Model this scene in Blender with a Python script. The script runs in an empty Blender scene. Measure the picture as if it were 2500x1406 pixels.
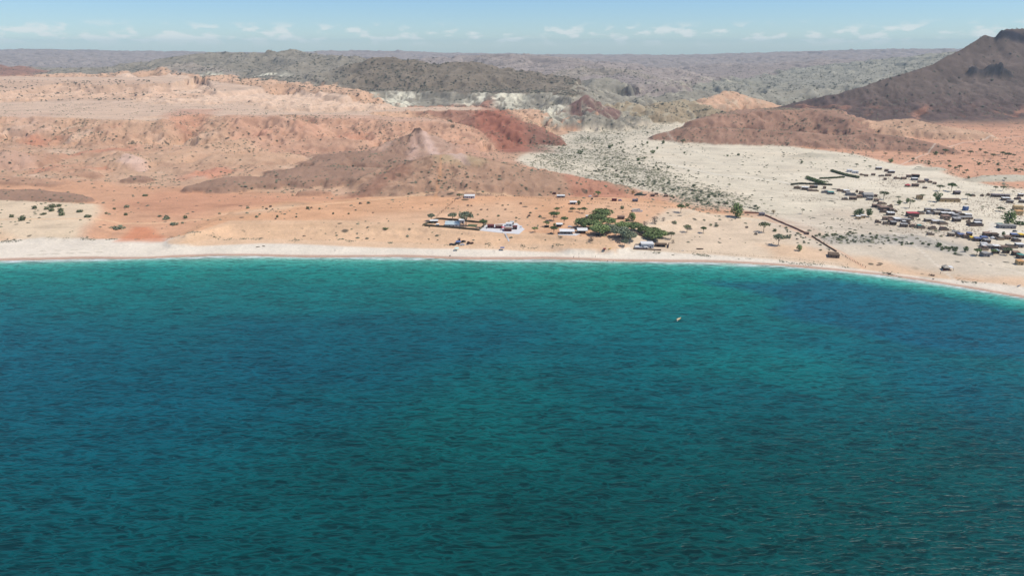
import bpy, bmesh, math, random
import numpy as np
from mathutils import Vector, Matrix, Euler

R = math.radians
scene = bpy.context.scene

# ------------------------------------------------------------------ camera
CAM_H = 180.0
FPX = 1667.0
PITCH = R(19.58)
cam_d = bpy.data.cameras.new('drone_camera')
cam = bpy.data.objects.new('drone_camera', cam_d)
scene.collection.objects.link(cam)
cam_d.sensor_width = 36.0
cam_d.lens = 24.0
cam_d.clip_start = 1.0
cam_d.clip_end = 40000.0
cam.location = (0, 0, CAM_H)
cam.rotation_euler = (R(90) - PITCH, 0, 0)
scene.camera = cam

# ------------------------------------------------------------------ light
SUN_EL, SUN_AZ = 60.0, 98.0          # azimuth from +Y (inland) towards +X
sun_dir = Vector((math.sin(R(SUN_AZ)) * math.cos(R(SUN_EL)), math.cos(R(SUN_AZ)) * math.cos(R(SUN_EL)), math.sin(R(SUN_EL))))
sd = bpy.data.lights.new('sun', 'SUN')
sd.energy = 4.2
sd.angle = R(0.55)
sd.color = (1.0, 0.955, 0.89)
sun = bpy.data.objects.new('sun', sd)
sun.rotation_euler = (-sun_dir).to_track_quat('-Z', 'Y').to_euler()
scene.collection.objects.link(sun)

w = bpy.data.worlds.new('World')
scene.world = w
w.use_nodes = True
nt = w.node_tree
nt.nodes.clear()
def N(t, typ, **kw):
    n = t.nodes.new(typ)
    for k, v in kw.items():
        setattr(n, k, v)
    return n
out = N(nt, 'ShaderNodeOutputWorld')
bg = N(nt, 'ShaderNodeBackground')
bg.inputs['Strength'].default_value = 0.088
sky = N(nt, 'ShaderNodeTexSky', sky_type='NISHITA')
sky.sun_disc = False
sky.sun_elevation = R(SUN_EL)
sky.sun_rotation = R(SUN_AZ)
sky.altitude = 0
sky.air_density = 1.0
sky.dust_density = 0.0
sky.ozone_density = 3.0
# clouds laid on the sky by direction: azimuth and elevation
tc = N(nt, 'ShaderNodeTexCoord')
sep = N(nt, 'ShaderNodeSeparateXYZ')
nt.links.new(tc.outputs['Generated'], sep.inputs[0])
def M(t, op, a, b=None, c=None, clamp=False):
    n = t.nodes.new('ShaderNodeMath')
    n.operation = op
    n.use_clamp = clamp
    for i, v in enumerate((a, b, c)):
        if v is None:
            continue
        if isinstance(v, (int, float)):
            n.inputs[i].default_value = v
        else:
            t.links.new(v, n.inputs[i])
    return n.outputs[0]
def mix_rgb(t, fac, a, b, blend='MIX'):
    n = t.nodes.new('ShaderNodeMix')
    n.data_type = 'RGBA'
    n.blend_type = blend
    for i, v in ((0, fac), (6, a), (7, b)):
        if isinstance(v, (int, float)):
            n.inputs[i].default_value = v
        elif isinstance(v, tuple):
            n.inputs[i].default_value = v if len(v) == 4 else (*v, 1)
        else:
            t.links.new(v, n.inputs[i])
    return n.outputs[2]
def ramp(t, v, lo, hi, a=0.0, b=1.0, smooth=True):
    n = t.nodes.new('ShaderNodeMapRange')
    n.interpolation_type = 'SMOOTHSTEP' if smooth else 'LINEAR'
    if isinstance(v, (int, float)):
        n.inputs[0].default_value = v
    else:
        t.links.new(v, n.inputs[0])
    n.inputs[1].default_value = lo
    n.inputs[2].default_value = hi
    n.inputs[3].default_value = a
    n.inputs[4].default_value = b
    return n.outputs[0]
def noise(t, vec, scale, detail=4, rough=0.55, dist=0.0):
    n = t.nodes.new('ShaderNodeTexNoise')
    n.inputs['Scale'].default_value = scale
    n.inputs['Detail'].default_value = detail
    n.inputs['Roughness'].default_value = rough
    n.inputs['Distortion'].default_value = dist
    if vec is not None:
        t.links.new(vec, n.inputs['Vector'])
    return n.outputs['Fac']
def combine(t, x, y, z):
    n = t.nodes.new('ShaderNodeCombineXYZ')
    for i, v in enumerate((x, y, z)):
        if isinstance(v, (int, float)):
            n.inputs[i].default_value = v
        else:
            t.links.new(v, n.inputs[i])
    return n.outputs[0]
az = M(nt, 'ARCTAN2', sep.outputs[0], sep.outputs[1])
el = M(nt, 'ARCSINE', sep.outputs[2])
cv = combine(nt, M(nt, 'MULTIPLY', az, 15.0), M(nt, 'MULTIPLY', el, 42.0), 3.1)
puff = noise(nt, cv, 1.9, 5, 0.52)
cover = noise(nt, combine(nt, M(nt, 'MULTIPLY', az, 5.0), M(nt, 'MULTIPLY', el, 22.0), 8.7), 1.2, 2)
puff = M(nt, 'ADD', puff, M(nt, 'MULTIPLY', cover, 0.35))
pm = ramp(nt, puff, 0.67, 0.80)
band = M(nt, 'MULTIPLY', ramp(nt, el, -0.005, 0.012), ramp(nt, el, 0.031, 0.018))
pm = M(nt, 'MULTIPLY', pm, band)
cv2 = combine(nt, M(nt, 'MULTIPLY', az, 3.2), M(nt, 'MULTIPLY', el, 16.0), 5.4)
cirrus = ramp(nt, noise(nt, cv2, 1.6, 6, 0.62, 0.6), 0.50, 0.72)
cirrus = M(nt, 'MULTIPLY', cirrus, ramp(nt, el, 0.052, 0.075))
cl = M(nt, 'ADD', M(nt, 'MULTIPLY', pm, 0.62), M(nt, 'MULTIPLY', cirrus, 0.7), clamp=True)
skyc = mix_rgb(nt, 1.0, sky.outputs[0], (0.78, 1.03, 1.40, 1), 'MULTIPLY')
col = mix_rgb(nt, cl, skyc, (9.2, 9.5, 9.5, 1))
nt.links.new(col, bg.inputs['Color'])
nt.links.new(bg.outputs[0], out.inputs['Surface'])

scene.view_settings.view_transform = 'Standard'
scene.view_settings.look = 'None'
scene.view_settings.gamma = 1.0
scene.view_settings.use_curve_mapping = False
scene.view_settings.exposure = 0.0
scene.cycles.use_denoising = True
scene.cycles.max_bounces = 6
scene.cycles.diffuse_bounces = 2
scene.cycles.glossy_bounces = 2
scene.cycles.transparent_max_bounces = 6
scene.cycles.volume_bounces = 0
scene.cycles.sample_clamp_direct = 2.0

# ------------------------------------------------------------------ survey helpers
cp, sp = math.cos(PITCH), math.sin(PITCH)
def ray(px, py):
    dx, dy = (px - 1250.0) / FPX, (703.0 - py) / FPX
    return dx, cp + dy * sp, -sp + dy * cp
def at_y(px, py, Y):
    d = ray(px, py)
    t = Y / d[1]
    return d[0] * t, Y, CAM_H + d[2] * t
def at_z(px, py, z):
    d = ray(px, py)
    t = (z - CAM_H) / d[2]
    return d[0] * t, d[1] * t, z
rng = np.random.default_rng(7)
random.seed(7)
GR = rng.uniform(0, 2 * np.pi, 1024)
GX, GY = np.cos(GR).astype(np.float32), np.sin(GR).astype(np.float32)
PERM = rng.permutation(1024).astype(np.int32)
def pnoise(x, y, seed=0):
    xi = np.floor(x).astype(np.int32)
    yi = np.floor(y).astype(np.int32)
    xf = (x - xi).astype(np.float32)
    yf = (y - yi).astype(np.float32)
    u = xf * xf * xf * (xf * (xf * 6 - 15) + 10)
    v = yf * yf * yf * (yf * (yf * 6 - 15) + 10)
    def g(ix, iy, fx, fy):
        h = PERM[(PERM[(ix + seed * 57) & 1023] + iy) & 1023]
        return GX[h] * fx + GY[h] * fy
    a = g(xi, yi, xf, yf)
    b = g(xi + 1, yi, xf - 1, yf)
    c = g(xi, yi + 1, xf, yf - 1)
    d = g(xi + 1, yi + 1, xf - 1, yf - 1)
    return (a + u * (b - a)) * (1 - v) + (c + u * (d - c)) * v
def fbm(x, y, wl, octv=4, seed=0, gain=0.5):
    s, amp, tot, f = 0, 1.0, 0, 1.0 / wl
    for i in range(octv):
        s = s + amp * pnoise(x * f, y * f, seed + i)
        tot += amp
        amp *= gain
        f *= 2.03
    return s / tot * 1.5
def ridged(x, y, wl, octv=4, seed=0, gain=0.5):
    s, amp, tot, f = 0, 1.0, 0, 1.0 / wl
    for i in range(octv):
        s = s + amp * (1 - np.abs(pnoise(x * f, y * f, seed + i)) * 2.2)
        tot += amp
        amp *= gain
        f *= 2.07
    return s / tot
def sstep(a, b, x):
    t = np.clip((x - a) / (b - a), 0, 1)
    return t * t * (3 - 2 * t)
def lin(c):
    c = np.asarray(c, dtype=np.float64) / 255.0
    return np.where(c <= 0.04045, c / 12.92, ((c + 0.055) / 1.055) ** 2.4)
ALB = 0.80
def alb(c, k=ALB):
    return lin(c) * k

# ------------------------------------------------------------------ terrain grid
Y0, Y1 = 395.0, 9300.0
NR, NC = 1160, 800
vr = np.linspace(0, 1, NR)
Yr = Y0 * (Y1 / Y0) ** vr
hw = 0.84 * Yr + 190.0
uc = np.linspace(-1, 1, NC)
gy = np.repeat(Yr[:, None], NC, 1).astype(np.float32)
gx = (hw[:, None] * uc[None, :]).astype(np.float32)

SHORE = [(-900, 650), (-300, 641), (0, 637), (200, 634), (420, 628), (640, 626), (1000, 630), (1240, 634), (1500, 637), (1700, 641),
         (1900, 648), (2050, 661), (2150, 673), (2300, 694), (2400, 710), (2500, 727), (2900, 800), (3400, 920)]
sh = np.array([at_z(a, b, 0)[:2] for a, b in SHORE])
shore_y = lambda X: np.interp(X, sh[:, 0], sh[:, 1])
ds = gy - (shore_y(gx) + 1.6 * np.sin(gx / 23.0) + 2.5 * pnoise(gx / 60.0, gy * 0, 3)).astype(np.float32)

def sdf(pts, X, Y, margin=260.0):
    """signed distance to a polygon, positive inside; far away points get -margin"""
    P = np.array(pts, dtype=np.float32)
    res = np.full(X.shape, -margin, dtype=np.float32)
    m = (X > P[:, 0].min() - margin) & (X < P[:, 0].max() + margin) & (Y > P[:, 1].min() - margin) & (Y < P[:, 1].max() + margin)
    x, y = X[m], Y[m]
    d2 = np.full(x.shape, 1e12, dtype=np.float32)
    ins = np.zeros(x.shape, dtype=bool)
    n = len(P)
    for i in range(n):
        ax, ay = P[i]
        bx, by = P[(i + 1) % n]
        ex, ey = bx - ax, by - ay
        wx, wy = x - ax, y - ay
        t = np.clip((wx * ex + wy * ey) / (ex * ex + ey * ey + 1e-9), 0, 1)
        d2 = np.minimum(d2, (wx - ex * t) ** 2 + (wy - ey * t) ** 2)
        c = ((ay > y) != (by > y)) & (x < (bx - ax) * (y - ay) / (by - ay + 1e-9) + ax)
        ins ^= c
    d = np.sqrt(d2)
    res[m] = np.where(ins, d, -d)
    return res
def pxpoly(pts, z):
    return [at_z(p_[0], p_[1], p_[2] if len(p_) > 2 else z)[:2] for p_ in pts]

# warp used to make every outline ragged
wl1 = fbm(gx, gy, 170, 5, 11)
wl2 = fbm(gx, gy, 45, 4, 21)
rd1 = ridged(gx, gy, 95, 5, 31)
rd2 = ridged(gx + 30 * wl1, gy * 0.7, 42, 4, 41)
far = sstep(1500, 3200, gy)

z = (np.where(ds < 0, ds * 0.06, 3.6 * sstep(0, 48, ds)) + 0.0055 * np.clip(gy - 680, 0, 3500)).astype(np.float32)
z += 0.35 * wl2 * sstep(20, 70, ds)
zb0 = z.copy()

# colour lists --------------------------------------------------------
C = {k: alb(v) for k, v in dict(
    beach=(238, 223, 199), berm=(236, 214, 188), wet=(200, 166, 142), bluff=(230, 190, 150), dune=(231, 205, 170), terrace=(224, 172, 130),
    terrace2=(228, 188, 150), wash=(218, 167, 130), red=(208, 150, 116), badland=(210, 171, 138), badland2=(194, 152, 122), platetop=(222, 190, 160),
    redridge=(160, 117, 97), brightred=(174, 110, 87), darkridge=(168, 134, 110), cone=(190, 156, 132), round=(182, 146, 118), valley=(228, 213, 184),
    gravel=(206, 194, 168), village=(234, 219, 190), orange=(218, 166, 132), mountain=(114, 99, 88), mountain2=(106, 86, 78), greyhill=(148, 138, 120),
    dotted=(160, 147, 130), cliff=(152, 144, 126), whitestripe=(226, 218, 190), farhill=(160, 146, 134), olive=(172, 154, 124), midbench=(170, 160, 146),
    purple=(140, 112, 100), mesa=(174, 137, 113), mesatop=(212, 172, 138), lens=(84, 78, 76), nearhill=(134, 121, 103), greenhill=(160, 154, 136)).items()}
col = np.zeros((NR, NC, 3), dtype=np.float32)
col[:] = C['orange']
scrub = np.full((NR, NC), 0.25, dtype=np.float32)
def paint(m, c, s=None):
    global scrub
    m = np.clip(m, 0, 1)
    col[:] = col + m[..., None] * (np.asarray(C[c] if isinstance(c, str) else c, dtype=np.float32) - col)
    if s is not None:
        scrub[:] = scrub + m * (s - scrub)
def region(pts, zz, c, soft=18, warp=14, s=None, k=1.0):
    d = sdf(pxpoly(pts, zz), gx, gy, 200)
    m = sstep(-soft, soft, d + warp * wl1 * 2 + warp * 0.6 * wl2) * k
    paint(m, c, s)
    return d

# --- flat ground colours (pixel outlines taken from the photograph, laid on the ground plane)
region([(-400, 310), (1400, 310), (1320, 400), (1300, 470), (900, 475), (500, 455), (-400, 470)], 12, 'badland', 25, 20, 0.35)
region([(-400, 455), (250, 440), (520, 455), (900, 470), (860, 500), (500, 545), (440, 590), (200, 590), (230, 500), (-400, 495)], 9, 'wash', 14, 10, 0.12)
region([(380, 462), (700, 466), (940, 478), (800, 485), (620, 497), (400, 520), (300, 490)], 9, 'red', 25, 20, 0.1, 0.6)
region([(470, 540), (540, 505), (700, 478), (1000, 472), (1300, 474), (1540, 472), (1700, 490), (1850, 515), (1700, 530), (1350, 600), (400, 600)], 10, 'terrace', 10, 8, 0.12)
region([(540, 510), (720, 482), (820, 480), (700, 515), (560, 530)], 10, 'dune', 14, 12, 0.35, 0.5)
region([(600, 545), (900, 535), (1250, 500), (1330, 560), (1100, 590), (600, 590)], 10, 'terrace2', 30, 20, 0.06, 0.7)
region([(-400, 490), (120, 486), (225, 492), (245, 520), (215, 560), (190, 588), (-400, 592)], 9, 'dune', 9, 6, 0.15)
region([(-400, 560), (0, 560), (60, 575), (180, 580), (100, 590), (-400, 592)], 9, 'bluff', 8, 6, 0.1, .7)
region([(1255, 392), (1330, 345), (1460, 312), (1640, 292), (1760, 290), (1630, 330), (1760, 348), (1900, 356), (2090, 376), (2160, 392), (2260, 415),
        (2380, 440), (2480, 462), (2700, 480), (2900, 760), (1560, 620), (1500, 590), (1640, 520), (1860, 520), (1740, 490), (1560, 462), (1400, 425), (1300, 412)],
       6, 'valley', 8, 7, 0.15)
region([(1640, 497), (1780, 507), (1870, 519), (1980, 545), (2050, 585), (2020, 590), (1920, 550), (1850, 528), (1700, 512)], 6, 'wash', 6, 4, 0.1, 0.75)
region([(1330, 600), (1400, 540), (1480, 500), (1640, 515), (1860, 528), (2000, 600), (2600, 690), (2600, 720), (1900, 632), (1500, 612)], 6, 'terrace2', 14, 10, 0.12, 0.45)
region([(1330, 385), (1390, 345), (1500, 318), (1620, 312), (1500, 345), (1560, 400), (1640, 440), (1800, 480), (1860, 510), (1700, 495), (1560, 455), (1430, 430), (1560, 420)],
       6, 'gravel', 22, 16, 0.75, 0.8)
region([(1850, 430), (2030, 415), (2250, 400), (2400, 450), (2700, 480), (2700, 560), (2300, 545), (2200, 470), (2030, 450)], 6, 'village', 12, 10, 0.05)
region([(1840, 520), (2100, 500), (2400, 570), (2500, 610), (2500, 690), (2150, 640), (1980, 590)], 6, (alb((216, 198, 172))), 22, 18, 0.35, 0.75)
region([(2000, 572), (2080, 566), (2240, 568), (2380, 600), (2360, 618), (2200, 590), (2030, 588)], 6, (alb((178, 172, 158))), 8, 6, 0.9, 0.7)
region([(2050, 622), (2120, 620), (2200, 640), (2330, 662), (2500, 672), (2560, 700), (2400, 690), (2200, 655), (2090, 645)], 6, 'bluff', 9, 8, 0.1, 0.7)
region([(1850, 590), (1960, 598), (2040, 612), (2040, 625), (1900, 615)], 6, 'bluff', 8, 8, 0.1, 0.6)
region([(2420, 535), (2460, 555), (2560, 565), (2560, 590), (2400, 565)], 6, (alb((238, 226, 204))), 6, 4, 0)

# beach
BEACH_TOP = [(-900, 592), (0, 589), (300, 583), (640, 583), (1000, 592), (1160, 596), (1350, 600), (1500, 604), (1640, 612), (1750, 617), (1900, 628), (2050, 642),
             (2150, 656), (2300, 672), (2400, 684), (2500, 697), (2900, 760), (3400, 870)]
bt = np.array([at_z(a, b, 3.5)[:2] for a, b in BEACH_TOP])
dbt = np.interp(gx, bt[:, 0], bt[:, 1]) - gy + 3.5 * wl2 + 3 * wl1
paint(sstep(-2.5, 2.5, dbt), 'beach', 0.0)
paint(sstep(14, 3, ds) * 0.55, 'berm', 0)
paint(sstep(8.5, 5.0, ds + 2.2 * wl2 + 2.5 * wl1), 'wet', 0)
# litter / wrack line along the top of the beach
wr = np.exp(-((dbt - 2.0) / 2.2) ** 2) * sstep(0.05, 0.3, fbm(gx, gy, 9, 3, 77)) 
paint(wr * 0.35, alb((150, 135, 110)), 0)

# --- relief ----------------------------------------------------------
def smax(a, b, k):
    h = np.clip(0.5 + 0.5 * (b - a) / k, 0, 1)
    return a + (b - a) * h + k * h * (1 - h)
slope_amp = np.zeros_like(z)
# coastal terraces with their bluffs
def mesa(pts, zt, h, wid, warp=8, c=None, ctop=None, gull=0.35, steep=0.0, s=None, k=2.0, stop=None):
    """flat-topped landform: rim outline at height zt, h above its surroundings, slope width wid"""
    global z
    d = sdf(pxpoly(pts, zt), gx, gy, wid * 2.2 + warp * 4 + 20)
    d = d + warp * wl1 + warp * 0.5 * wl2
    ww = wid * (1 + gull * (rd2 - 0.55))
    t = np.clip(1 + d / ww, 0, 1)
    f = (1 - steep) * t ** 1.25 + steep * sstep(0.78, 1.0, t)
    zz = h * f + (zt - h) - np.maximum(zt - h - z, 0) * (1 - sstep(0.0, 0.35, t))
    side = ((t > 0.02) & (t < 1)).astype(np.float32) * sstep(0, 0.12, t) * sstep(1.0, 0.9, t)
    z = np.where(t > 0, smax(z, zz, k * 0.5) - (k * 0.125) * 0, z)
    slope_amp[:] = np.maximum(slope_amp, side * h / 30.0)
    if ctop is not None:
        paint(sstep(0.93, 1.0, t), ctop, stop)
    if c is not None:
        paint(sstep(0.02, 0.2, t) * sstep(1.0, 0.95, t), c, s)
    return t
T1 = mesa([(455, 572), (560, 548), (800, 546), (1030, 554), (1165, 568), (1240, 573), (1300, 574), (1345, 577), (1400, 583), (1440, 585), (1500, 585),
           (1545, 572), (1560, 555), (1640, 535), (1700, 515), (1640, 498), (1500, 482), (1300, 480), (900, 480), (560, 520)], 10.5, 6.0, 19, 4, None, None, 0.5, 0.3)
region([(440, 590), (560, 547), (800, 545), (1030, 554), (1165, 567), (1300, 575), (1400, 583), (1500, 586), (1510, 606), (1350, 602), (1160, 597), (1000, 593), (640, 584)], 7, 'bluff', 3, 2, 0.2, 0.9)
T2 = mesa([(-700, 560), (0, 556), (120, 565), (205, 560), (235, 520), (215, 500), (0, 492), (-700, 492)], 9.5, 5.0, 24, 4, None, None, 0.4)

def spine(pts, base, c=None, k=4.0, expo=1.15, s=None, gull=0.35, direct=False, flat=0.0, wsc=1.0, back=1.0):
    """ridge along a crest; pts = (px, py, foot_py, width) or, direct, (px, py, Y, width)"""
    global z
    cr = []
    for p in pts:
        if direct:
            X, Y, Z = at_y(p[0], p[1], p[2])
        else:
            Yf = at_z(p[0], p[2], base)[1]
            X, Y, Z = at_y(p[0], p[1], Yf + p[3] * 0.9)
        cr.append((X, Y, Z, p[3] * wsc))
    if len(cr) == 1:
        cr.append((cr[0][0] + 1, cr[0][1], cr[0][2], cr[0][3]))
    A = np.array(cr)
    mg = A[:, 3].max() * 1.7
    m = (gx > A[:, 0].min() - mg) & (gx < A[:, 0].max() + mg) & (gy > A[:, 1].min() - mg) & (gy < A[:, 1].max() + mg)
    if not m.any():
        return
    x, y = gx[m], gy[m]
    wmean = float(A[:, 3].mean())
    n1 = fbm(x, y, max(wmean * 1.1, 40), 4, int(abs(A[0, 0])) % 97) * (0.4 if wmean > 300 else 1.0)
    best = np.full(x.shape, -1e9, dtype=np.float32)
    bt_ = np.zeros_like(best)
    bz = np.zeros_like(best)
    for i in range(len(A) - 1):
        a, b = A[i], A[i + 1]
        ex, ey = b[0] - a[0], b[1] - a[1]
        t = np.clip(((x - a[0]) * ex + (y - a[1]) * ey) / (ex * ex + ey * ey), 0, 1)
        qx, qy = a[0] + ex * t, a[1] + ey * t
        Z = a[2] + (b[2] - a[2]) * t
        W = a[3] + (b[3] - a[3]) * t
        d = np.hypot(x - qx, y - qy)
        d = np.where(y > qy, d / back, d)
        gl = rd2[m] if wmean < 160 else rd1[m]
        q = d / (W * (1 + gull * (gl - 0.5) + 0.25 * n1))
        q = np.clip((q - flat) / (1 - flat), 0, 1)
        f = (1 - q) ** expo
        f = f * (1 - 0.5 * f * (1 - f))
        h = (Z - base) * f
        u = h > best
        best = np.where(u, h, best)
        bt_ = np.where(u, f, bt_)
        bz = np.where(u, Z - base, bz)
    zo = z[m]
    zz = best + base - np.maximum(base - zo, 0) * (1 - sstep(0.0, 0.35, bt_))
    on = bt_ > 0
    zn = np.where(on, smax(zo, zz, k * 0.4), zo)
    z[m] = zn
    domin = sstep(-0.5, 1.5, zz - zo) * sstep(0.0, 0.1, bt_)
    sa = slope_amp[m]
    slope_amp[m] = np.maximum(sa, np.clip(bz / 35.0, 0, 2.5) * sstep(0.02, 0.3, bt_) * sstep(1.0, 0.85, bt_) * (zz > zo))
    if c is not None:
        full = np.zeros_like(z)
        full[m] = domin
        paint(full, c, s)

# far skyline and hills
zfar = 26 + 0.004 * (gy - 2000)
paint(sstep(1700, 2100, gy), 'midbench', 0.5)
#far
spine([(-900, 128, 7300, 2300), (-300, 120, 7200, 2300), (0, 122, 7200, 2300), (120, 120, 7200, 2300), (190, 123, 7200, 2300), (330, 127, 7200, 2300), (470, 129, 7200, 2300), (640, 131, 7300, 2200),
       (780, 130, 7400, 2200), (832, 125, 7500, 2200), (940, 125, 7500, 2200), (1010, 129, 7500, 2200), (1130, 132, 7400, 2200), (1270, 134, 7300, 2200), (1310, 138, 7300, 2200), (1378, 142, 7300, 2200),
       (1400, 138, 7300, 2200), (1480, 135, 7300, 2200), (1530, 138, 7300, 2200), (1690, 140, 7300, 2200), (1730, 137, 7300, 2200), (1900, 134, 7200, 2200), (2000, 127, 7200, 2200), (2100, 123, 7200, 2200),
       (2250, 120, 7200, 2200), (2500, 121, 7200, 2200), (3000, 126, 7200, 2200), (3600, 130, 7200, 2200)], 40, 'farhill', 10, 1.1, 0.45, 0.3, True)
spine([(1090, 150, 3700, 500), (1150, 136, 3800, 800), (1200, 133, 3800, 900), (1262, 133, 3700, 900), (1330, 143, 3500, 850), (1420, 156, 3200, 700), (1500, 176, 2900, 500), (1560, 196, 2600, 250)], 42, 'farhill', 10, 1.1, 0.55, 0.35, True)
spine([(1700, 195, 3000, 200), (1800, 172, 3600, 500), (1950, 154, 4200, 900), (2100, 150, 4300, 900), (2250, 150, 4300, 900)], 42, 'farhill', 10, 1.1, 0.5, 0.35, True)
spine([(-500, 150, 3300, 800), (-100, 162, 3100, 700), (60, 173, 2900, 500), (160, 185, 2800, 300)], 42, 'greyhill', 10, 1.1, 0.6, 0.3, True)
spine([(270, 190, 2500, 200), (360, 165, 2800, 450), (450, 140, 3100, 700), (560, 129, 3200, 850), (625, 134, 3150, 700), (690, 125, 3200, 850), (750, 131, 3150, 800), (830, 150, 2900, 550), (900, 165, 2700, 300)], 42, 'greyhill', 10, 1.1, 0.75, 0.35, True)
spine([(330, 180, 2450, 200), (450, 156, 2650, 380), (520, 170, 2500, 250)], 42, 'dotted', 8, 1.1, 0.8, 0.35, True)
spine([(700, 168, 2500, 250), (790, 145, 2700, 450), (855, 141, 2750, 480), (905, 150, 2700, 420), (960, 172, 2500, 250)], 42, 'greyhill', 10, 1.1, 0.8, 0.35, True)
spine([(1380, 182, 2800, 200), (1440, 166, 2950, 350), (1480, 166, 2950, 350), (1540, 180, 2800, 260), (1610, 200, 2600, 120)], 45, 'dotted', 8, 1.1, 0.8, 0.35, True)
spine([(835, 214, 2020, 60), (880, 188, 2120, 150), (912, 161, 2230, 300), (935, 158, 2250, 320), (990, 163, 2250, 320), (1050, 174, 2200, 280), (1105, 166, 2230, 310), (1150, 167, 2230, 310), (1220, 188, 2130, 240), (1300, 207, 2030, 170),
       (1390, 232, 1880, 100)], 48, 'nearhill', 8, 1.1, 0.95, 0.4, True)
spine([(1350, 208, 2350, 60), (1440, 197, 2400, 110), (1490, 198, 2400, 100), (1520, 208, 2350, 50)], 50, 'lens', 4, 0.9, 0.2, 0.3, True)
spine([(1640, 235, 2300, 150), (1780, 214, 2500, 300), (1900, 205, 2700, 420), (2020, 192, 2850, 450), (2150, 176, 3000, 550), (2250, 152, 3200, 700), (2340, 130, 3400, 850), (2450, 118, 3500, 900), (2700, 112, 3500, 900)], 40, 'greenhill', 8, 1.1, 0.8, 0.45, True)
# chalky cliffs under the grey hills
cl_t = mesa([(-300, 226), (0, 222), (150, 212), (240, 214), (420, 212), (480, 206), (545, 224), (600, 218), (700, 214), (790, 226), (840, 236), (900, 224), (960, 222), (1050, 224), (1200, 230, 60), (1300, 240, 48), (1345, 254, 38), (1378, 272, 26),
             (1400, 240), (1420, 205), (-300, 205)], 62, 46, 190, 46, 'cliff', 'greyhill', 0.6, 0.25, s=0.25, k=4, stop=0.9)
z += np.where(cl_t >= 1, 0.07 * np.clip(gy - 1980, 0, 400), 0).astype(np.float32)
paint(sstep(0.93, 1, cl_t) * sstep(-330, -260, gx / gy * 1250 + 0 * gx), 'nearhill', 0.95)
stripe = sstep(0.0, 0.17, pnoise((gx + 0.35 * gy * np.sign(np.sin(gx / 70))) / 11 + 2.5 * wl2, gy / 75 + 1.5 * wl1, 61) + 0.35 * rd2 - 0.12)
patchy = sstep(-0.38, 0.0, pnoise(gx / 130, gy / 160, 64))
white_m = sstep(0.12, 0.35, cl_t) * sstep(1.0, 0.93, cl_t) * stripe * patchy * sstep(0.088, 0.07, gx / gy)
# striped badland knobs in the pass
spine([(1350, 284, 304, 50), (1400, 258, 304, 85), (1432, 242, 304, 105), (1465, 260, 303, 70), (1492, 288, 300, 30)], 16, 'purple', 3, 1.25, 0.3, 0.7)
spine([(1380, 292, 306, 25), (1400, 288, 306, 28)], 15, 'badland2', 2, 1.1, 0.2, 0.5)
spine([(1440, 292, 305, 25), (1456, 286, 305, 28)], 15, 'badland2', 2, 1.1, 0.2, 0.5)
spine([(1480, 262, 294, 60), (1530, 253, 295, 80), (1590, 274, 295, 50)], 16, 'olive', 3, 1.2, 0.6, 0.7)
spine([(1570, 280, 297, 30), (1602, 268, 297, 50), (1650, 286, 296, 30)], 16, 'olive', 3, 1.2, 0.5, 0.7)
spine([(1600, 262, 287, 70), (1668, 243, 287, 110), (1712, 256, 287, 80), (1745, 276, 285, 40)], 17, 'olive', 3, 1.2, 0.6, 0.7)
spine([(1690, 262, 278, 50), (1740, 240, 276, 80), (1785, 222, 272, 110), (1830, 236, 270, 80), (1880, 250, 268, 50)], 18, 'badland', 3, 1.2, 0.4, 0.7)
spine([(1560, 246, 262, 60), (1640, 232, 258, 100), (1700, 224, 255, 100), (1760, 232, 256, 80)], 20, 'cliff', 3, 1.2, 0.5, 0.7)
spine([(1820, 240, 262, 60), (1900, 226, 258, 100), (1980, 214, 256, 120), (2040, 222, 256, 90)], 22, 'greenhill', 3, 1.2, 0.5, 0.7)
zone = sdf(pxpoly([(1290, 262), (1420, 240), (1560, 225), (1780, 205), (1900, 225), (1860, 262), (1740, 285), (1640, 297), (1480, 302), (1330, 300)], 22), gx, gy, 200)
zn = sstep(-30, 30, zone)
z += zn * np.clip(rd1 - 0.5, 0, 1) * 14
slope_amp = np.maximum(slope_amp, zn * 0.35)
st2 = sstep(0.25, 0.6, pnoise(gx / 14 + 2 * wl2, gy / 60, 66) + 0.3 * rd2)
paint(zn * st2 * 0.55, alb((198, 188, 160)), 0.2)
paint(white_m * 0.9, 'whitestripe', 0)

# the dark mountain on the right
spine([(1885, 266, 270, 40), (1974, 243, 284, 190), (2043, 231, 298, 270), (2116, 209, 306, 340), (2164, 192, 310, 400), (2220, 178, 314, 460), (2270, 160, 317, 520), (2340, 125, 320, 640), (2374, 104, 321, 680), (2404, 84, 322, 720), (2430, 92, 322, 720),
       (2442, 82, 322, 720), (2520, 79, 322, 760), (2700, 76, 324, 800), (2860, 120, 326, 700), (3100, 190, 326, 500)], 16, 'mountain', 4, 2.7, 0.35, 0.12, flat=0.0, back=0.5)
mtn = (np.abs(col - C['mountain']).sum(-1) < 0.06).astype(np.float32)
lowm = mtn * sstep(75, 30, z)
paint(lowm * 0.7, 'mountain2')
paint(mtn * sstep(48, 20, z) * sstep(0.1, 0.4, fbm(gx, gy, 60, 4, 91)) * 0.8, alb((192, 140, 112)))
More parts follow.
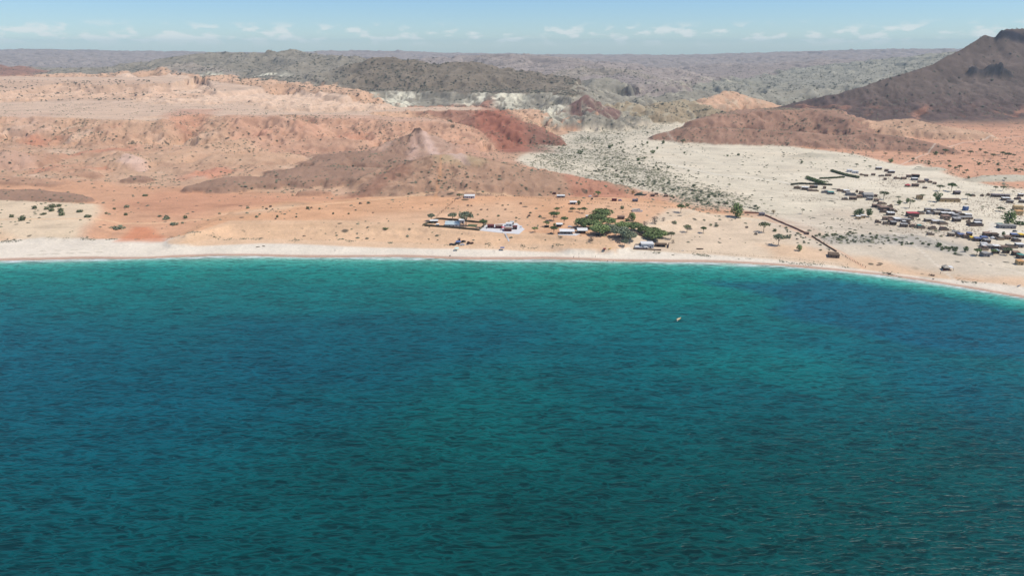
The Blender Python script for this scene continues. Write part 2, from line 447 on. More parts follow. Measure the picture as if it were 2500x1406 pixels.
# cliff outcrop high on its flank
# red mesa and foothills on the right
spine([(1690, 296, 325, 40), (1760, 280, 327, 80), (1835, 269, 326, 120), (1930, 266, 326, 130), (2010, 268, 328, 120), (2070, 290, 335, 60)], 12, 'mesa', 3, 1.15, 0.6, 0.5, flat=0.18)
spine([(2030, 296, 320, 60), (2110, 304, 325, 45), (2180, 291, 328, 70), (2230, 290, 330, 75), (2300, 308, 334, 50), (2380, 318, 334, 40)], 14, 'badland', 3, 1.15, 0.3, 0.5)
spine([(1612, 326, 343, 22), (1680, 313, 348, 50), (1760, 312, 352, 60), (1850, 317, 355, 60), (1950, 322, 358, 60), (2050, 332, 363, 50), (2130, 326, 366, 60), (2200, 334, 371, 55), (2280, 350, 374, 35), (2330, 364, 376, 14)],
      8, 'mesa', 3, 1.1, 0.5, 0.55, flat=0.1)
spine([(1940, 379, 386, 14), (1972, 372, 386, 18), (2010, 375, 386, 14)], 6, 'gravel', 1, 1.1, 0.2, 0.2)
spine([(2380, 436, 444, 14), (2430, 428, 443, 22), (2480, 426, 442, 20), (2540, 432, 443, 20)], 6, 'gravel', 1, 1.0, 0.1, 0.2)
spine([(2250, 410, 417, 12), (2290, 408, 417, 14)], 6, 'gravel', 1, 1.0, 0.1, 0.2)

# the left plateau, its spurs and the red ridge
pl_t = mesa([(-700, 289), (0, 290), (190, 287), (240, 291), (330, 293), (400, 293), (432, 282), (480, 277), (525, 279), (548, 287), (600, 294), (665, 293), (717, 297), (700, 285), (652, 278), (720, 280), (800, 288),
             (891, 288), (930, 293), (961, 297), (1020, 294), (1078, 296), (1100, 300), (1040, 288), (960, 286), (905, 280), (900, 276), (950, 273), (1050, 270), (1130, 269), (1195, 269), (1215, 272), (1205, 264),
             (1100, 262), (980, 262), (900, 259), (820, 246), (740, 238), (600, 230), (430, 217), (200, 206), (0, 204), (-700, 204)],
            45, 33, 115, 12, 'badland', 'platetop', 0.7, 0.08, s=0.7, k=3, stop=0.12)
spine([(1190, 270, 342, 110), (1230, 281, 344, 95), (1275, 300, 346, 70), (1320, 322, 348, 45), (1362, 341, 350, 16)], 12, 'redridge', 2, 1.05, 0.6, 0.45)
d = sdf(pxpoly([(900, 290), (960, 272), (1200, 268), (1260, 290), (1365, 345), (1240, 350), (1120, 315), (1080, 298)], 25), gx, gy, 120)
paint(sstep(-22, 25, d + 14 * wl2) * (1 - sstep(0.93, 1, pl_t)) * 0.85, 'redridge', 0.6)
d = sdf(pxpoly([(1150, 300), (1190, 278), (1230, 285), (1290, 320), (1300, 345), (1220, 345), (1170, 325)], 25), gx, gy, 120)
paint(sstep(-12, 18, d + 20 * wl2) * 0.6, 'brightred', 0.2)
paint(region([(-700, 225), (0, 222), (300, 222), (520, 232), (500, 245), (250, 246), (-700, 250)], 45, 'badland', 40, 60, 0.8, 0.5) * 0, 'badland')
paint(region([(0, 182), (60, 184), (120, 195), (90, 205), (-200, 207), (-200, 182)], 40, 'redridge', 30, 20, 0.4, 0.8) * 0, 'badland')

# badland hummocks below the plateau
bz = sdf(pxpoly([(-500, 330), (500, 325), (900, 335), (960, 370), (760, 400), (640, 430), (500, 440), (360, 420), (240, 440), (-500, 450)], 14), gx, gy, 150)
bm = sstep(-30, 45, bz + 20 * wl1)
z += bm * (np.clip(ridged(gx, gy, 130, 5, 51) - 0.45, 0, 1) * 17 + 2.0 * wl2)
slope_amp = np.maximum(slope_amp, bm * 0.35)
hum = ridged(gx, gy, 130, 3, 51)
paint(bm * sstep(0.5, 0.8, hum) * 0.5, 'badland2', 0.3)
paint(bm * sstep(0.15, 0.45, fbm(gx, gy, 75, 4, 58)) * 0.65, 'platetop', 0.15)
paint(bm * sstep(0.1, 0.5, fbm(gx, gy, 120, 4, 59)) * 0.55, alb((206, 128, 98)), 0.1)
spine([(-90, 374, 410, 60), (20, 367, 409, 60), (62, 380, 406, 40)], 12, 'badland2', 2, 1.1, 0.3, 0.6)
spine([(290, 370, 405, 45), (330, 382, 407, 35)], 12, 'badland', 2, 1.1, 0.3, 0.6)
spine([(400, 376, 400, 35), (500, 354, 388, 50), (600, 337, 375, 60)], 12, 'badland', 2, 1.1, 0.4, 0.6)
spine([(520, 378, 402, 32), (620, 374, 402, 32), (700, 370, 396, 30)], 12, 'badland', 2, 1.1, 0.3, 0.6)
spine([(730, 345, 362, 30), (800, 335, 362, 40), (880, 342, 366, 35)], 14, 'badland', 2, 1.1, 0.4, 0.6)
spine([(-150, 460, 491, 30), (0, 463, 490, 32), (70, 465, 490, 30), (140, 472, 489, 24), (205, 483, 490, 12)], 8, 'darkridge', 2, 0.9, 0.3, 0.5)
spine([(-80, 432, 448, 22), (30, 434, 448, 22), (90, 438, 450, 20), (140, 446, 453, 10)], 9, 'badland2', 1, 1.0, 0.3, 0.5)
spine([(305, 437, 442, 8), (335, 429, 442, 18), (360, 434, 441, 9)], 9, 'darkridge', 1, 1.0, 0.2, 0.3)
spine([(165, 424, 432, 10), (215, 420, 432, 16), (240, 426, 432, 9)], 9, 'badland2', 1, 1.0, 0.2, 0.3)
spine([(468, 452, 464, 16), (540, 434, 463, 34), (600, 429, 460, 36), (660, 434, 455, 22)], 9, 'darkridge', 1.5, 0.95, 0.3, 0.6)
spine([(735, 467, 471, 7), (770, 463, 471, 10), (800, 468, 471, 6)], 9, 'badland2', 1, 1.0, 0.2, 0.3)
spine([(790, 400, 414, 26), (862, 370, 412, 80), (930, 372, 414, 85), (1010, 392, 420, 60)], 11, 'darkridge', 2, 0.95, 0.45, 0.6, flat=0.1)
spine([(700, 428, 443, 22), (748, 408, 445, 60), (820, 409, 445, 62), (900, 412, 448, 62), (980, 414, 452, 60)], 10, 'darkridge', 2, 0.95, 0.45, 0.6, flat=0.1)
spine([(905, 392, 402, 30), (960, 356, 402, 75), (1000, 328, 402, 105), (1022, 318, 402, 112), (1050, 332, 402, 100), (1100, 360, 400, 70), (1150, 384, 398, 40)], 12, 'cone', 2, 1.35, 0.4, 0.5)
spine([(900, 452, 468, 30), (960, 430, 472, 60), (1010, 402, 475, 95), (1066, 380, 477, 120), (1120, 378, 477, 125), (1177, 386, 476, 115), (1230, 404, 474, 88), (1300, 418, 472, 66), (1380, 426, 470, 55),
       (1440, 438, 468, 42), (1500, 452, 467, 26), (1540, 462, 466, 10)], 9, 'round', 2, 1.1, 0.45, 0.3, flat=0.06)
region([(1330, 420), (1400, 425), (1480, 445), (1540, 463), (1480, 467), (1400, 470), (1370, 440)], 14, alb((198, 136, 108)), 9, 8, 0.2, 0.65)
region([(1060, 384), (1120, 381), (1190, 388), (1170, 392), (1070, 390)], 38, alb((198, 172, 134)), 8, 5, 0.4, 0.7)
region([(820, 466), (900, 450), (960, 425), (1010, 412), (1000, 440), (900, 468)], 14, alb((150, 104, 84)), 10, 12, 0.3, 0.5)
region([(890, 395), (930, 366), (985, 345), (1010, 352), (1000, 372), (1040, 385), (1000, 400)], 30, 'darkridge', 6, 8, 0.3, 0.75)
region([(1015, 320), (1040, 330), (1130, 372), (1145, 384), (1110, 380), (1050, 350)], 42, alb((216, 184, 164)), 5, 4, 0.1, 0.8)
region([(1000, 336), (1030, 330), (1015, 350), (990, 360)], 42, alb((206, 172, 152)), 5, 4, 0.1, 0.5)
region([(20, 372), (75, 385), (80, 400), (10, 408), (-30, 395)], 18, alb((212, 178, 154)), 8, 12, 0.1, 0.4)
region([(285, 398), (325, 390), (366, 402), (340, 406)], 14, alb((222, 188, 166)), 6, 6, 0.1, 0.7)
region([(0, 297), (90, 292), (140, 297), (120, 318), (30, 322)], 30, alb((216, 180, 152)), 14, 16, 0.2, 0.45)
region([(400, 300), (440, 283), (540, 283), (500, 300), (470, 322), (420, 318)], 30, alb((196, 128, 100)), 22, 16, 0.3, 0.4)
region([(325, 546), (365, 546), (400, 580), (285, 580)], 7, alb((220, 144, 104)), 6, 6, 0, 0.8)

region([(560, 300), (960, 300), (1078, 299), (1250, 345), (1330, 395), (1150, 378), (1050, 325), (1000, 322), (930, 352), (860, 362), (700, 352), (560, 330)], 30, alb((210, 162, 132)), 12, 12, 0.35, 0.6)
# gully erosion on every slope
er = (np.clip(1 - np.abs(pnoise(gx / 17 + wl2 * 1.5, gy / 34, 71)) * 2.6, 0, 1) - 0.4) + 0.5 * (np.clip(1 - np.abs(pnoise(gx / 8.5 + wl2 * 2, gy / 17, 72)) * 2.6, 0, 1) - 0.4)
er2 = ridged(gx, gy, 150, 5, 73) - 0.5
er3 = ridged(gx + 60 * wl1, gy, 620, 4, 74, 0.42) - 0.6
slope_amp = np.clip(slope_amp, 0, 1.3)
er4 = np.clip(1 - np.abs(pnoise(gx / 150 + wl1 * 1.2, gy / 300, 75)) * 2.6, 0, 1) - 0.4
z += (slope_amp * (3.6 * er * (1 - far) + far * er4 * 15 + er2 * 6 + er3 * 20 * sstep(2200, 3400, gy))).astype(np.float32) * sstep(20, 60, ds)
er5 = np.clip(1 - np.abs(pnoise(gx / 62 + wl1 * 1.0, gy / 150, 78)) * 2.6, 0, 1) - 0.4
mid_ = sstep(1250, 1500, gy) * (1 - sstep(2400, 2900, gy))
mt_ = np.clip(1 - np.abs(col - C['mountain']).sum(-1) / 0.08, 0, 1)
z += (np.clip(slope_amp, 0, 1) * mid_ * er5 * 7.0 * (1 - mt_)).astype(np.float32)
z += (mt_ * er5 * 4.5 * sstep(20, 60, z) * sstep(200, 140, z)).astype(np.float32)
z += (0.25 * fbm(gx, gy, 6, 2, 81) * sstep(30, 80, ds) * (1 - far)).astype(np.float32)
# a rocky crown on the cone and crags near the top of the dark mountain
def crag(px, py, Y, rad, h, seed, c):
    global z
    X, Yw, Z = at_y(px, py, Y)
    d = np.hypot((gx - X), (gy - Yw)) / rad + 0.6 * wl2 + 0.5 * (rd2 - 0.6)
    m = sstep(1.0, 0.55, d)
    z = z + m * h * (0.6 + 0.8 * np.clip(ridged(gx, gy, rad * 0.5, 4, seed) - 0.3, 0, 1))
    paint(m * 0.9, c, 0)
crag(1018, 320, at_z(1020, 402, 12)[1] + 100, 11, 5.0, 13, alb((92, 74, 66)))
for i_, (a_, b_2, r_2) in enumerate(((2380, 134, 12), (2390, 124, 16), (2402, 118, 15), (2416, 124, 14), (2428, 134, 20), (2433, 148, 20), (2443, 160, 14), (2447, 122, 16), (2458, 134, 14), (2466, 146, 13))):
    crag(a_, b_2, 1890, r_2, 9, 14 + i_, alb((80, 73, 70)))
# rim rock on the mountain top
d = sdf([at_y(a, b, 2040)[:2] for a, b in ((2436, 90), (3000, 90))] + [at_y(a, b, 2300)[:2] for a, b in ((3000, 90), (2436, 90))], gx, gy, 100)
m = sstep(-12, 12, d + 16 * wl2)
z += m * 12
paint(sstep(-16, -4, d + 16 * wl2) * sstep(14, 2, d), alb((66, 60, 62)), 0)

# reddening and darkening with slope: bare red beds show where it is steep
dzx = np.gradient(z, axis=1) / np.gradient(gx, axis=1)
dzy = np.gradient(z, axis=0) / np.gradient(gy, axis=0)
slope = np.hypot(dzx, dzy)
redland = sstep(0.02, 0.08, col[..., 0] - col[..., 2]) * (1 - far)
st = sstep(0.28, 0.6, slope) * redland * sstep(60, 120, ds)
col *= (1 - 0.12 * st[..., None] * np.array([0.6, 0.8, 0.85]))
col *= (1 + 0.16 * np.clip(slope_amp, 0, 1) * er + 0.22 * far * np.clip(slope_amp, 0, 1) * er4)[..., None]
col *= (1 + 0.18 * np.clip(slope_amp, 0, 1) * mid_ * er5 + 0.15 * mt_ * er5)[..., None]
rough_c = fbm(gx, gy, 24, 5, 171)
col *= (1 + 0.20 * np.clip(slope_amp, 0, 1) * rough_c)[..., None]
mott = fbm(gx, gy, 55, 5, 101)
mott2 = fbm(gx * 0.5, gy * 1.3, 14, 4, 111)
col *= (1 + (0.13 * mott + 0.09 * mott2) * sstep(10, 50, ds))[..., None]
# wind streaks, stony crusts and tracks on the flats
stre = sstep(0.18, 0.45, fbm(gx * 0.35 + 0.1 * gy, gy * 1.6, 26, 4, 131)) * sstep(40, 80, ds) * (1 - far) * (1 - np.clip(slope_amp, 0, 1))
col *= (1 - 0.13 * stre)[..., None]
fans = sstep(0.1, 0.5, fbm(gx, gy, 100, 3, 141)) * redland * (1 - np.clip(slope_amp, 0, 1)) * sstep(50, 90, ds)
col += (fans * 0.10)[..., None] * (alb((226, 190, 150)) - col)
riv = sstep(-25, 25, sdf(pxpoly([(1300, 400), (1340, 350), (1480, 312), (1640, 296), (1620, 325), (1540, 350), (1640, 420), (1800, 475), (1870, 515), (1700, 498), (1560, 460), (1440, 428)], 7), gx, gy, 150) + 25 * wl1)
fl_x, fl_y = gx * 0.8 + gy * 0.6, gy * 0.8 - gx * 0.6
braid = ridged(fl_x, fl_y * 0.25, 22, 4, 151)
col *= (1 - 0.13 * riv * sstep(0.45, 0.75, braid))[..., None] * (1 + 0.08 * riv * sstep(0.5, 0.2, braid))[..., None]
scrub = np.maximum(scrub, riv * 0.28)
plainv = sstep(0.05, 0.4, fbm(gx * 0.5 + 0.3 * gy, gy * 1.5, 60, 5, 161)) * sstep(100, 200, ds) * (1 - far) * sstep(0.25, 0.12, slope)
col *= (1 - 0.12 * plainv)[..., None]
def track(pts, wid, c, k, zz=8):
    P = np.array([at_z(a, b, zz)[:2] for a, b in pts])
    dm = np.full(gx.shape, 1e9, dtype=np.float32)
    m = (gx > P[:, 0].min() - 30) & (gx < P[:, 0].max() + 30) & (gy > P[:, 1].min() - 30) & (gy < P[:, 1].max() + 30)
    x, y = gx[m] + 2.5 * wl2[m], gy[m]
    dd = np.full(x.shape, 1e9, dtype=np.float32)
    for i in range(len(P) - 1):
        ex, ey = P[i + 1] - P[i]
        t = np.clip(((x - P[i, 0]) * ex + (y - P[i, 1]) * ey) / (ex * ex + ey * ey), 0, 1)
        dd = np.minimum(dd, np.hypot(x - P[i, 0] - ex * t, y - P[i, 1] - ey * t))
    dm[m] = dd
    paint(sstep(wid, wid * 0.4, dm) * k, c, 0)
track([(-300, 540), (0, 537), (200, 535), (380, 533), (560, 520), (760, 505), (900, 492), (1010, 481), (1120, 474), (1250, 474), (1400, 480), (1560, 490), (1760, 512), (1860, 522)], 3.5, alb((238, 196, 152)), 0.6, 9)
track([(1060, 470), (1075, 430), (1085, 395), (1090, 381)], 2.2, alb((214, 156, 110)), 0.5, 20)
track([(1870, 530), (1940, 556), (2000, 582), (2060, 612), (2110, 640)], 2.0, alb((226, 176, 140)), 0.6, 6)
track([(1860, 540), (2050, 548), (2200, 566), (2330, 566), (2400, 560)], 3.0, alb((238, 222, 196)), 0.5, 6)
track([(1820, 480), (1850, 510), (1880, 518), (2100, 527), (2180, 522)], 1.6, alb((150, 138, 116)), 0.4, 6)
track([(1760, 446), (1900, 470), (1985, 480), (2080, 500), (2100, 515)], 1.6, alb((160, 150, 128)), 0.4, 6)
track([(1820, 480), (2000, 478), (2060, 486)], 1.6, alb((160, 150, 128)), 0.4, 6)
track([(1630, 400), (1750, 425), (1830, 432), (1900, 440), (1960, 455)], 4, alb((240, 230, 208)), 0.5, 6)
track([(1600, 330), (1760, 400), (2000, 412), (2120, 425)], 3, alb((208, 198, 176)), 0.4, 6)
track([(2335, 672), (2360, 675), (2385, 678), (2400, 681)], 1.0, alb((188, 134, 92)), 0.7, 4)
for tp_ in ([(1960, 470), (2040, 478), (2080, 492), (2140, 500), (2200, 530), (2260, 545), (2330, 570), (2400, 580), (2470, 600), (2520, 612)], [(2100, 515), (2180, 530), (2250, 565), (2330, 600), (2420, 640), (2500, 660)], [(2200, 460), (2260, 480), (2330, 500), (2420, 520), (2500, 535)], [(2180, 560), (2230, 590), (2290, 640), (2330, 668)], [(2060, 486), (2100, 450), (2150, 425), (2180, 410), (2250, 380), (2350, 350), (2500, 335)], [(1990, 640), (2100, 652), (2250, 680), (2400, 700), (2500, 712)]):
    track(tp_, 1.8, alb((244, 230, 206)), 0.45, 6)
    track(tp_, 0.5, alb((190, 172, 146)), 0.4, 6)
track([(60, 620), (160, 616), (250, 613)], 0.8, alb((176, 160, 134)), 0.6, 2)
track([(100, 612), (200, 609)], 0.6, alb((176, 160, 134)), 0.5, 2)
paint(sstep(4.4, 5.6, z) * sstep(-4, 2, dbt) * sstep(400, 300, np.abs(gx)) * 0.9, 'bluff', 0.05)
col = np.clip(col, 0.01, 0.9)
ground_z = z.astype(np.float32)

def grid_mesh(name, X, Y, Z):
    nr, nc = X.shape
    me = bpy.data.meshes.new(name)
    co = np.stack([X, Y, Z], -1).reshape(-1, 3).astype(np.float32)
    idx = np.arange(nr * nc, dtype=np.int32).reshape(nr, nc)
    q = np.stack([idx[:-1, :-1], idx[:-1, 1:], idx[1:, 1:], idx[1:, :-1]], -1).reshape(-1, 4)
    me.vertices.add(len(co))
    me.vertices.foreach_set('co', co.ravel())
    me.loops.add(q.size)
    me.loops.foreach_set('vertex_index', q.ravel())
    me.polygons.add(len(q))
    me.polygons.foreach_set('loop_start', np.arange(0, q.size, 4, dtype=np.int32))
    me.polygons.foreach_set('use_smooth', np.ones(len(q), dtype=bool))
    me.update(calc_edges=True)
    return me
def set_attr(me, name, arr, typ='FLOAT_COLOR'):
    a = me.attributes.new(name, typ, 'POINT')
    if typ == 'FLOAT_COLOR':
        c = np.ones((len(me.vertices), 4), dtype=np.float32)
        c[:, :3] = arr.reshape(-1, 3)
        a.data.foreach_set('color', c.ravel())
    else:
        a.data.foreach_set('value', arr.astype(np.float32).ravel())

def gz(X, Y):
    """height of the ground sheet at a point"""
    r = math.log(max(Y, Y0 + 1) / Y0) / math.log(Y1 / Y0) * (NR - 1)
    r = min(max(r, 0), NR - 1.001)
    i = int(r)
    c = (X / (0.84 * Y + 190.0) + 1) * 0.5 * (NC - 1)
    c = min(max(c, 0), NC - 1.001)
    j = int(c)
    a, b = r - i, c - j
    g = ground_z
    return float((g[i, j] * (1 - b) + g[i, j + 1] * b) * (1 - a) + (g[i + 1, j] * (1 - b) + g[i + 1, j + 1] * b) * a)
def on_ground(px, py):
    """the place on the ground that the surveyed picture point shows"""
    d = ray(px, py)
    t = 150.0 / d[1]
    while t < 9000:
        X, Y, Z = d[0] * t, d[1] * t, CAM_H + d[2] * t
        g = max(gz(X, Y), 0.0)
        if Z <= g:
            lo, hi = t - 8, t
            for _ in range(14):
                m = (lo + hi) / 2
                if CAM_H + d[2] * m <= max(gz(d[0] * m, d[1] * m), 0.0):
                    hi = m
                else:
                    lo = m
            X, Y = d[0] * hi, d[1] * hi
            return X, Y, max(gz(X, Y), 0.0)
        t += 8
    return d[0] * t, d[1] * t, 0.0
def mpp(p):
    """metres per photograph pixel at a point"""
    return (p[1] * cp + (CAM_H - p[2]) * sp) / FPX

# ------------------------------------------------------------------ materials
MATS = {}
def newmat(name):
    m = bpy.data.materials.new(name)
    m.use_nodes = True
    t = m.node_tree
    t.nodes.clear()
    o = t.nodes.new('ShaderNodeOutputMaterial')
    b = t.nodes.new('ShaderNodeBsdfPrincipled')
    t.links.new(b.outputs[0], o.inputs[0])
    MATS[name] = m
    return m, t, b
def simple(name, rgb, rough=0.85, var=0.18, scale=1.2, spec=0.25, metal=0.0, k=ALB, object_var=0.0):
    m, t, b = newmat(name)
    c = tuple(float(v) for v in alb(rgb, k))
    tcn = N(t, 'ShaderNodeTexCoord')
    oi = N(t, 'ShaderNodeObjectInfo')
    n = noise(t, tcn.outputs['Object'], scale, 5, 0.6)
    f = ramp(t, n, 0.3, 0.7, 1 - var, 1 + var, False)
    if object_var:
        f = M(t, 'MULTIPLY', f, ramp(t, oi.outputs['Random'], 0, 1, 1 - object_var, 1 + object_var, False))
    v = N(t, 'ShaderNodeVectorMath', operation='SCALE')
    v.inputs[0].default_value = c
    t.links.new(f, v.inputs['Scale'])
    t.links.new(v.outputs[0], b.inputs['Base Color'])
    b.inputs['Roughness'].default_value = rough
    b.inputs['Metallic'].default_value = metal
    b.inputs['Specular IOR Level'].default_value = spec
    return m

# desert ground
m_ground, t, b = newmat('desert_ground')
geo = N(t, 'ShaderNodeNewGeometry')
ac = N(t, 'ShaderNodeAttribute', attribute_name='soil')
asb = N(t, 'ShaderNodeAttribute', attribute_name='scrub')
pos = geo.outputs['Position']
sepg = N(t, 'ShaderNodeSeparateXYZ')
t.links.new(pos, sepg.inputs[0])
flatpos = combine(t, sepg.outputs[0], sepg.outputs[1], 0.0)
n_big = ramp(t, noise(t, flatpos, 0.035, 6, 0.65), 0.3, 0.7, 0.90, 1.10, False)
n_mid = ramp(t, noise(t, flatpos, 0.35, 5, 0.7), 0.3, 0.7, 0.88, 1.12, False)
n_fin = ramp(t, noise(t, flatpos, 2.2, 3, 0.7), 0.3, 0.7, 0.92, 1.08, False)
f = M(t, 'MULTIPLY', M(t, 'MULTIPLY', n_big, n_mid), n_fin)
vs = N(t, 'ShaderNodeVectorMath', operation='SCALE')
t.links.new(ac.outputs['Color'], vs.inputs[0])
t.links.new(f, vs.inputs['Scale'])
cc = vs.outputs[0]
# pebbles and tufts: small dark spots whose number follows the scrub attribute
for sc_, rad, off in ((0.055, 0.30, 0.0), (0.12, 0.36, 40.0)):
    vo = N(t, 'ShaderNodeTexVoronoi', feature='F1')
    vo.inputs['Scale'].default_value = sc_
    va = N(t, 'ShaderNodeVectorMath', operation='ADD')
    t.links.new(flatpos, va.inputs[0])
    va.inputs[1].default_value = (off, off * 2, 0)
    t.links.new(va.outputs[0], vo.inputs['Vector'])
    sp_ = N(t, 'ShaderNodeSeparateXYZ')
    t.links.new(vo.outputs['Color'], sp_.inputs[0])
    size = M(t, 'MULTIPLY', sp_.outputs[0], rad)
    near = M(t, 'MULTIPLY', ramp(t, M(t, 'SUBTRACT', vo.outputs['Distance'], size), -0.12, 0.02, 1, 0), 1.0)
    gate = M(t, 'LESS_THAN', sp_.outputs[1], asb.outputs['Fac'])
    clump = ramp(t, noise(t, flatpos, 0.012, 3), 0.34, 0.50, 0.25, 1.0)
    mk = M(t, 'MULTIPLY', M(t, 'MULTIPLY', near, gate), M(t, 'MULTIPLY', clump, 0.85))
    cc = mix_rgb(t, mk, cc, (0.060, 0.058, 0.040, 1))
t.links.new(cc, b.inputs['Base Color'])
b.inputs['Roughness'].default_value = 0.95
b.inputs['Specular IOR Level'].default_value = 0.1
bmp = N(t, 'ShaderNodeBump')
bmp.inputs['Strength'].default_value = 0.55
bmp.inputs['Distance'].default_value = 1.6
hgt = M(t, 'ADD', noise(t, pos, 0.10, 8, 0.68), M(t, 'MULTIPLY', noise(t, pos, 0.03, 5, 0.6), 1.6))
t.links.new(hgt, bmp.inputs['Height'])
t.links.new(bmp.outputs[0], b.inputs['Normal'])

me = grid_mesh('ground', gx, gy, ground_z)
set_attr(me, 'soil', col)
set_attr(me, 'scrub', scrub, 'FLOAT')
me.materials.append(m_ground)
ground = bpy.data.objects.new('ground', me)
ground['kind'] = 'structure'
scene.collection.objects.link(ground)

# ------------------------------------------------------------------ sea
wy = np.concatenate([np.linspace(-700, 60, 12), np.linspace(90, 780, 340)])
wx = np.concatenate([np.linspace(-1500, -760, 12), np.linspace(-740, 740, 520), np.linspace(760, 1500, 12)])
WX, WY = np.meshgrid(wx, wy)
wd = shore_y(WX) - WY                                  # metres out from the shoreline
q1 = fbm(WX, WY, 260, 4, 201)
q2 = fbm(WX * 0.5, WY * 1.2, 60, 4, 211)
wc = np.zeros(WX.shape + (3,), dtype=np.float32)
def wl_(c):
    return lin(c)
stops = [(0, (176, 178, 160)), (5, (128, 172, 158)), (14, (74, 158, 146)), (34, (36, 126, 124)), (85, (26, 108, 114)), (180, (20, 90, 106)), (300, (13, 76, 86)), (450, (9, 64, 72)), (1500, (8, 52, 64))]
xs = [s_[0] for s_ in stops]
wdn = np.clip(wd + 10 * q2 * sstep(6, 60, wd) + 40 * q1 * sstep(30, 120, wd), 0, 1500)
for k_ in range(3):
    wc[..., k_] = np.interp(wdn, xs, [wl_(s_[1])[k_] for s_ in stops])
def wpatch(pts, c, k, soft, warp=20):
    d = sdf(pxpoly(pts, 0), WX.astype(np.float32), WY.astype(np.float32), 300)
    m = sstep(-soft, soft, d + warp * q1 * 2 + warp * q2) * k
    wc[:] = wc + m[..., None] * (wl_(c) - wc)
wpatch([(900, 640), (1300, 640), (1650, 650), (1950, 700), (1700, 745), (1400, 735), (1000, 680)], (28, 128, 114), 0.35, 26, 14)
wpatch([(-300, 700), (0, 740), (350, 870), (700, 900), (750, 1010), (350, 1120), (-300, 1100)], (15, 80, 114), 0.45, 60)
wpatch([(-400, 1000), (200, 950), (500, 1150), (250, 1500), (-400, 1500)], (12, 82, 100), 0.3, 50)
wpatch([(1730, 690), (2000, 680), (2200, 710), (2500, 760), (2700, 900), (2300, 860), (2000, 800), (1850, 770), (1900, 730)], (28, 84, 116), 0.75, 12, 10)
wpatch([(1850, 790), (1950, 800), (2250, 830), (2500, 950), (2500, 1100), (2200, 950), (1950, 860)], (16, 76, 110), 0.4, 30)
wpatch([(600, 790), (1200, 740), (1350, 790), (1250, 880), (900, 960), (650, 900)], (14, 74, 100), 0.45, 25)
wpatch([(1700, 820), (2100, 850), (2300, 900), (2000, 960), (1600, 900)], (22, 116, 118), 0.4, 30)
wpatch([(1000, 1150), (2600, 1000), (2600, 1600), (900, 1600)], (6, 62, 62), 0.55, 60)
wpatch([(1100, 900), (1300, 880), (1400, 1000), (1300, 1130), (1050, 1050)], (18, 98, 104), 0.35, 35)
mew = grid_mesh('sea', WX, WY, np.zeros_like(WX))
dm_ = sstep(4, 55, wd)[..., None]
set_attr(mew, 'tint', wc * (np.array([0.52, 0.56, 0.50]) * (1 - dm_) + dm_ * np.array([0.14, 0.56, 0.43])))
set_attr(mew, 'offshore', wd, 'FLOAT')
m_sea, t, b = newmat('sea_water')
geo = N(t, 'ShaderNodeNewGeometry')
at = N(t, 'ShaderNodeAttribute', attribute_name='tint')
ao = N(t, 'ShaderNodeAttribute', attribute_name='offshore')
mp = N(t, 'ShaderNodeMapping')
mp.inputs['Rotation'].default_value = (0, 0, R(9))
t.links.new(geo.outputs['Position'], mp.inputs[0])
def stretched(sx, sy, rot=0.0):
    n_ = N(t, 'ShaderNodeMapping')
    n_.inputs['Rotation'].default_value = (0, 0, R(rot))
    n_.inputs['Scale'].default_value = (sx, sy, 1)
    t.links.new(geo.outputs['Position'], n_.inputs[0])
    return n_.outputs[0]
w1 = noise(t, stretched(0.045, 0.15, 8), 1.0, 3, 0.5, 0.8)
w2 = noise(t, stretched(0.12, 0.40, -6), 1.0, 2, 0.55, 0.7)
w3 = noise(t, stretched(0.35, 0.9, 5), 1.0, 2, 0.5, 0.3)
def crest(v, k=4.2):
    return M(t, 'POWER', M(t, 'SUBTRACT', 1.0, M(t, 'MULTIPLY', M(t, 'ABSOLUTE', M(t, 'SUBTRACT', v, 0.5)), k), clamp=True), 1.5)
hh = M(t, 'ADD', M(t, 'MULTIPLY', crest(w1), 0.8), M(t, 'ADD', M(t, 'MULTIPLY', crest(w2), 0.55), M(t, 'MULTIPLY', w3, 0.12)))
bmp = N(t, 'ShaderNodeBump')
bmp.inputs['Strength'].default_value = 1.0
bmp.inputs['Distance'].default_value = 0.30
t.links.new(hh, bmp.inputs['Height'])
t.links.new(bmp.outputs[0], b.inputs['Normal'])
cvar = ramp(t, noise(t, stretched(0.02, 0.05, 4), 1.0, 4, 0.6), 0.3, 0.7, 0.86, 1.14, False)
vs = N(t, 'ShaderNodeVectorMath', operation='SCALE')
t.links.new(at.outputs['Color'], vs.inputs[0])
t.links.new(M(t, 'MULTIPLY', cvar, ramp(t, M(t, 'ADD', M(t, 'MULTIPLY', crest(w1, 7.0), 0.6), crest(w2, 7.5)), 0.0, 1.2, 0.66, 2.0, False)), vs.inputs['Scale'])  # crests lightened, troughs darkened in base colour: painted sky reflection and crest translucency
# foam: broken white lines within a few metres of the waterline
fo = noise(t, stretched(0.06, 0.9, 2), 1.0, 5, 0.6)
lw = M(t, 'ADD', ao.outputs['Fac'], M(t, 'MULTIPLY_ADD', noise(t, stretched(0.02, 0.02, 0), 1.0, 3, 0.6), 9.0, -4.5))
edge = M(t, 'MULTIPLY', ramp(t, lw, 7.5, 3.5), ramp(t, lw, -6, 0))
foam = M(t, 'MULTIPLY', edge, ramp(t, fo, 0.45, 0.6))
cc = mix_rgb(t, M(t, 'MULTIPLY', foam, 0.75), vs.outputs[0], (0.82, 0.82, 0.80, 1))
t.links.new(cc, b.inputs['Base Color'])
b.inputs['Roughness'].default_value = 0.38
b.inputs['Specular IOR Level'].default_value = 0.22
b.inputs['IOR'].default_value = 1.33
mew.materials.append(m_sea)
sea = bpy.data.objects.new('sea', mew)
sea['kind'] = 'structure'
scene.collection.objects.link(sea)

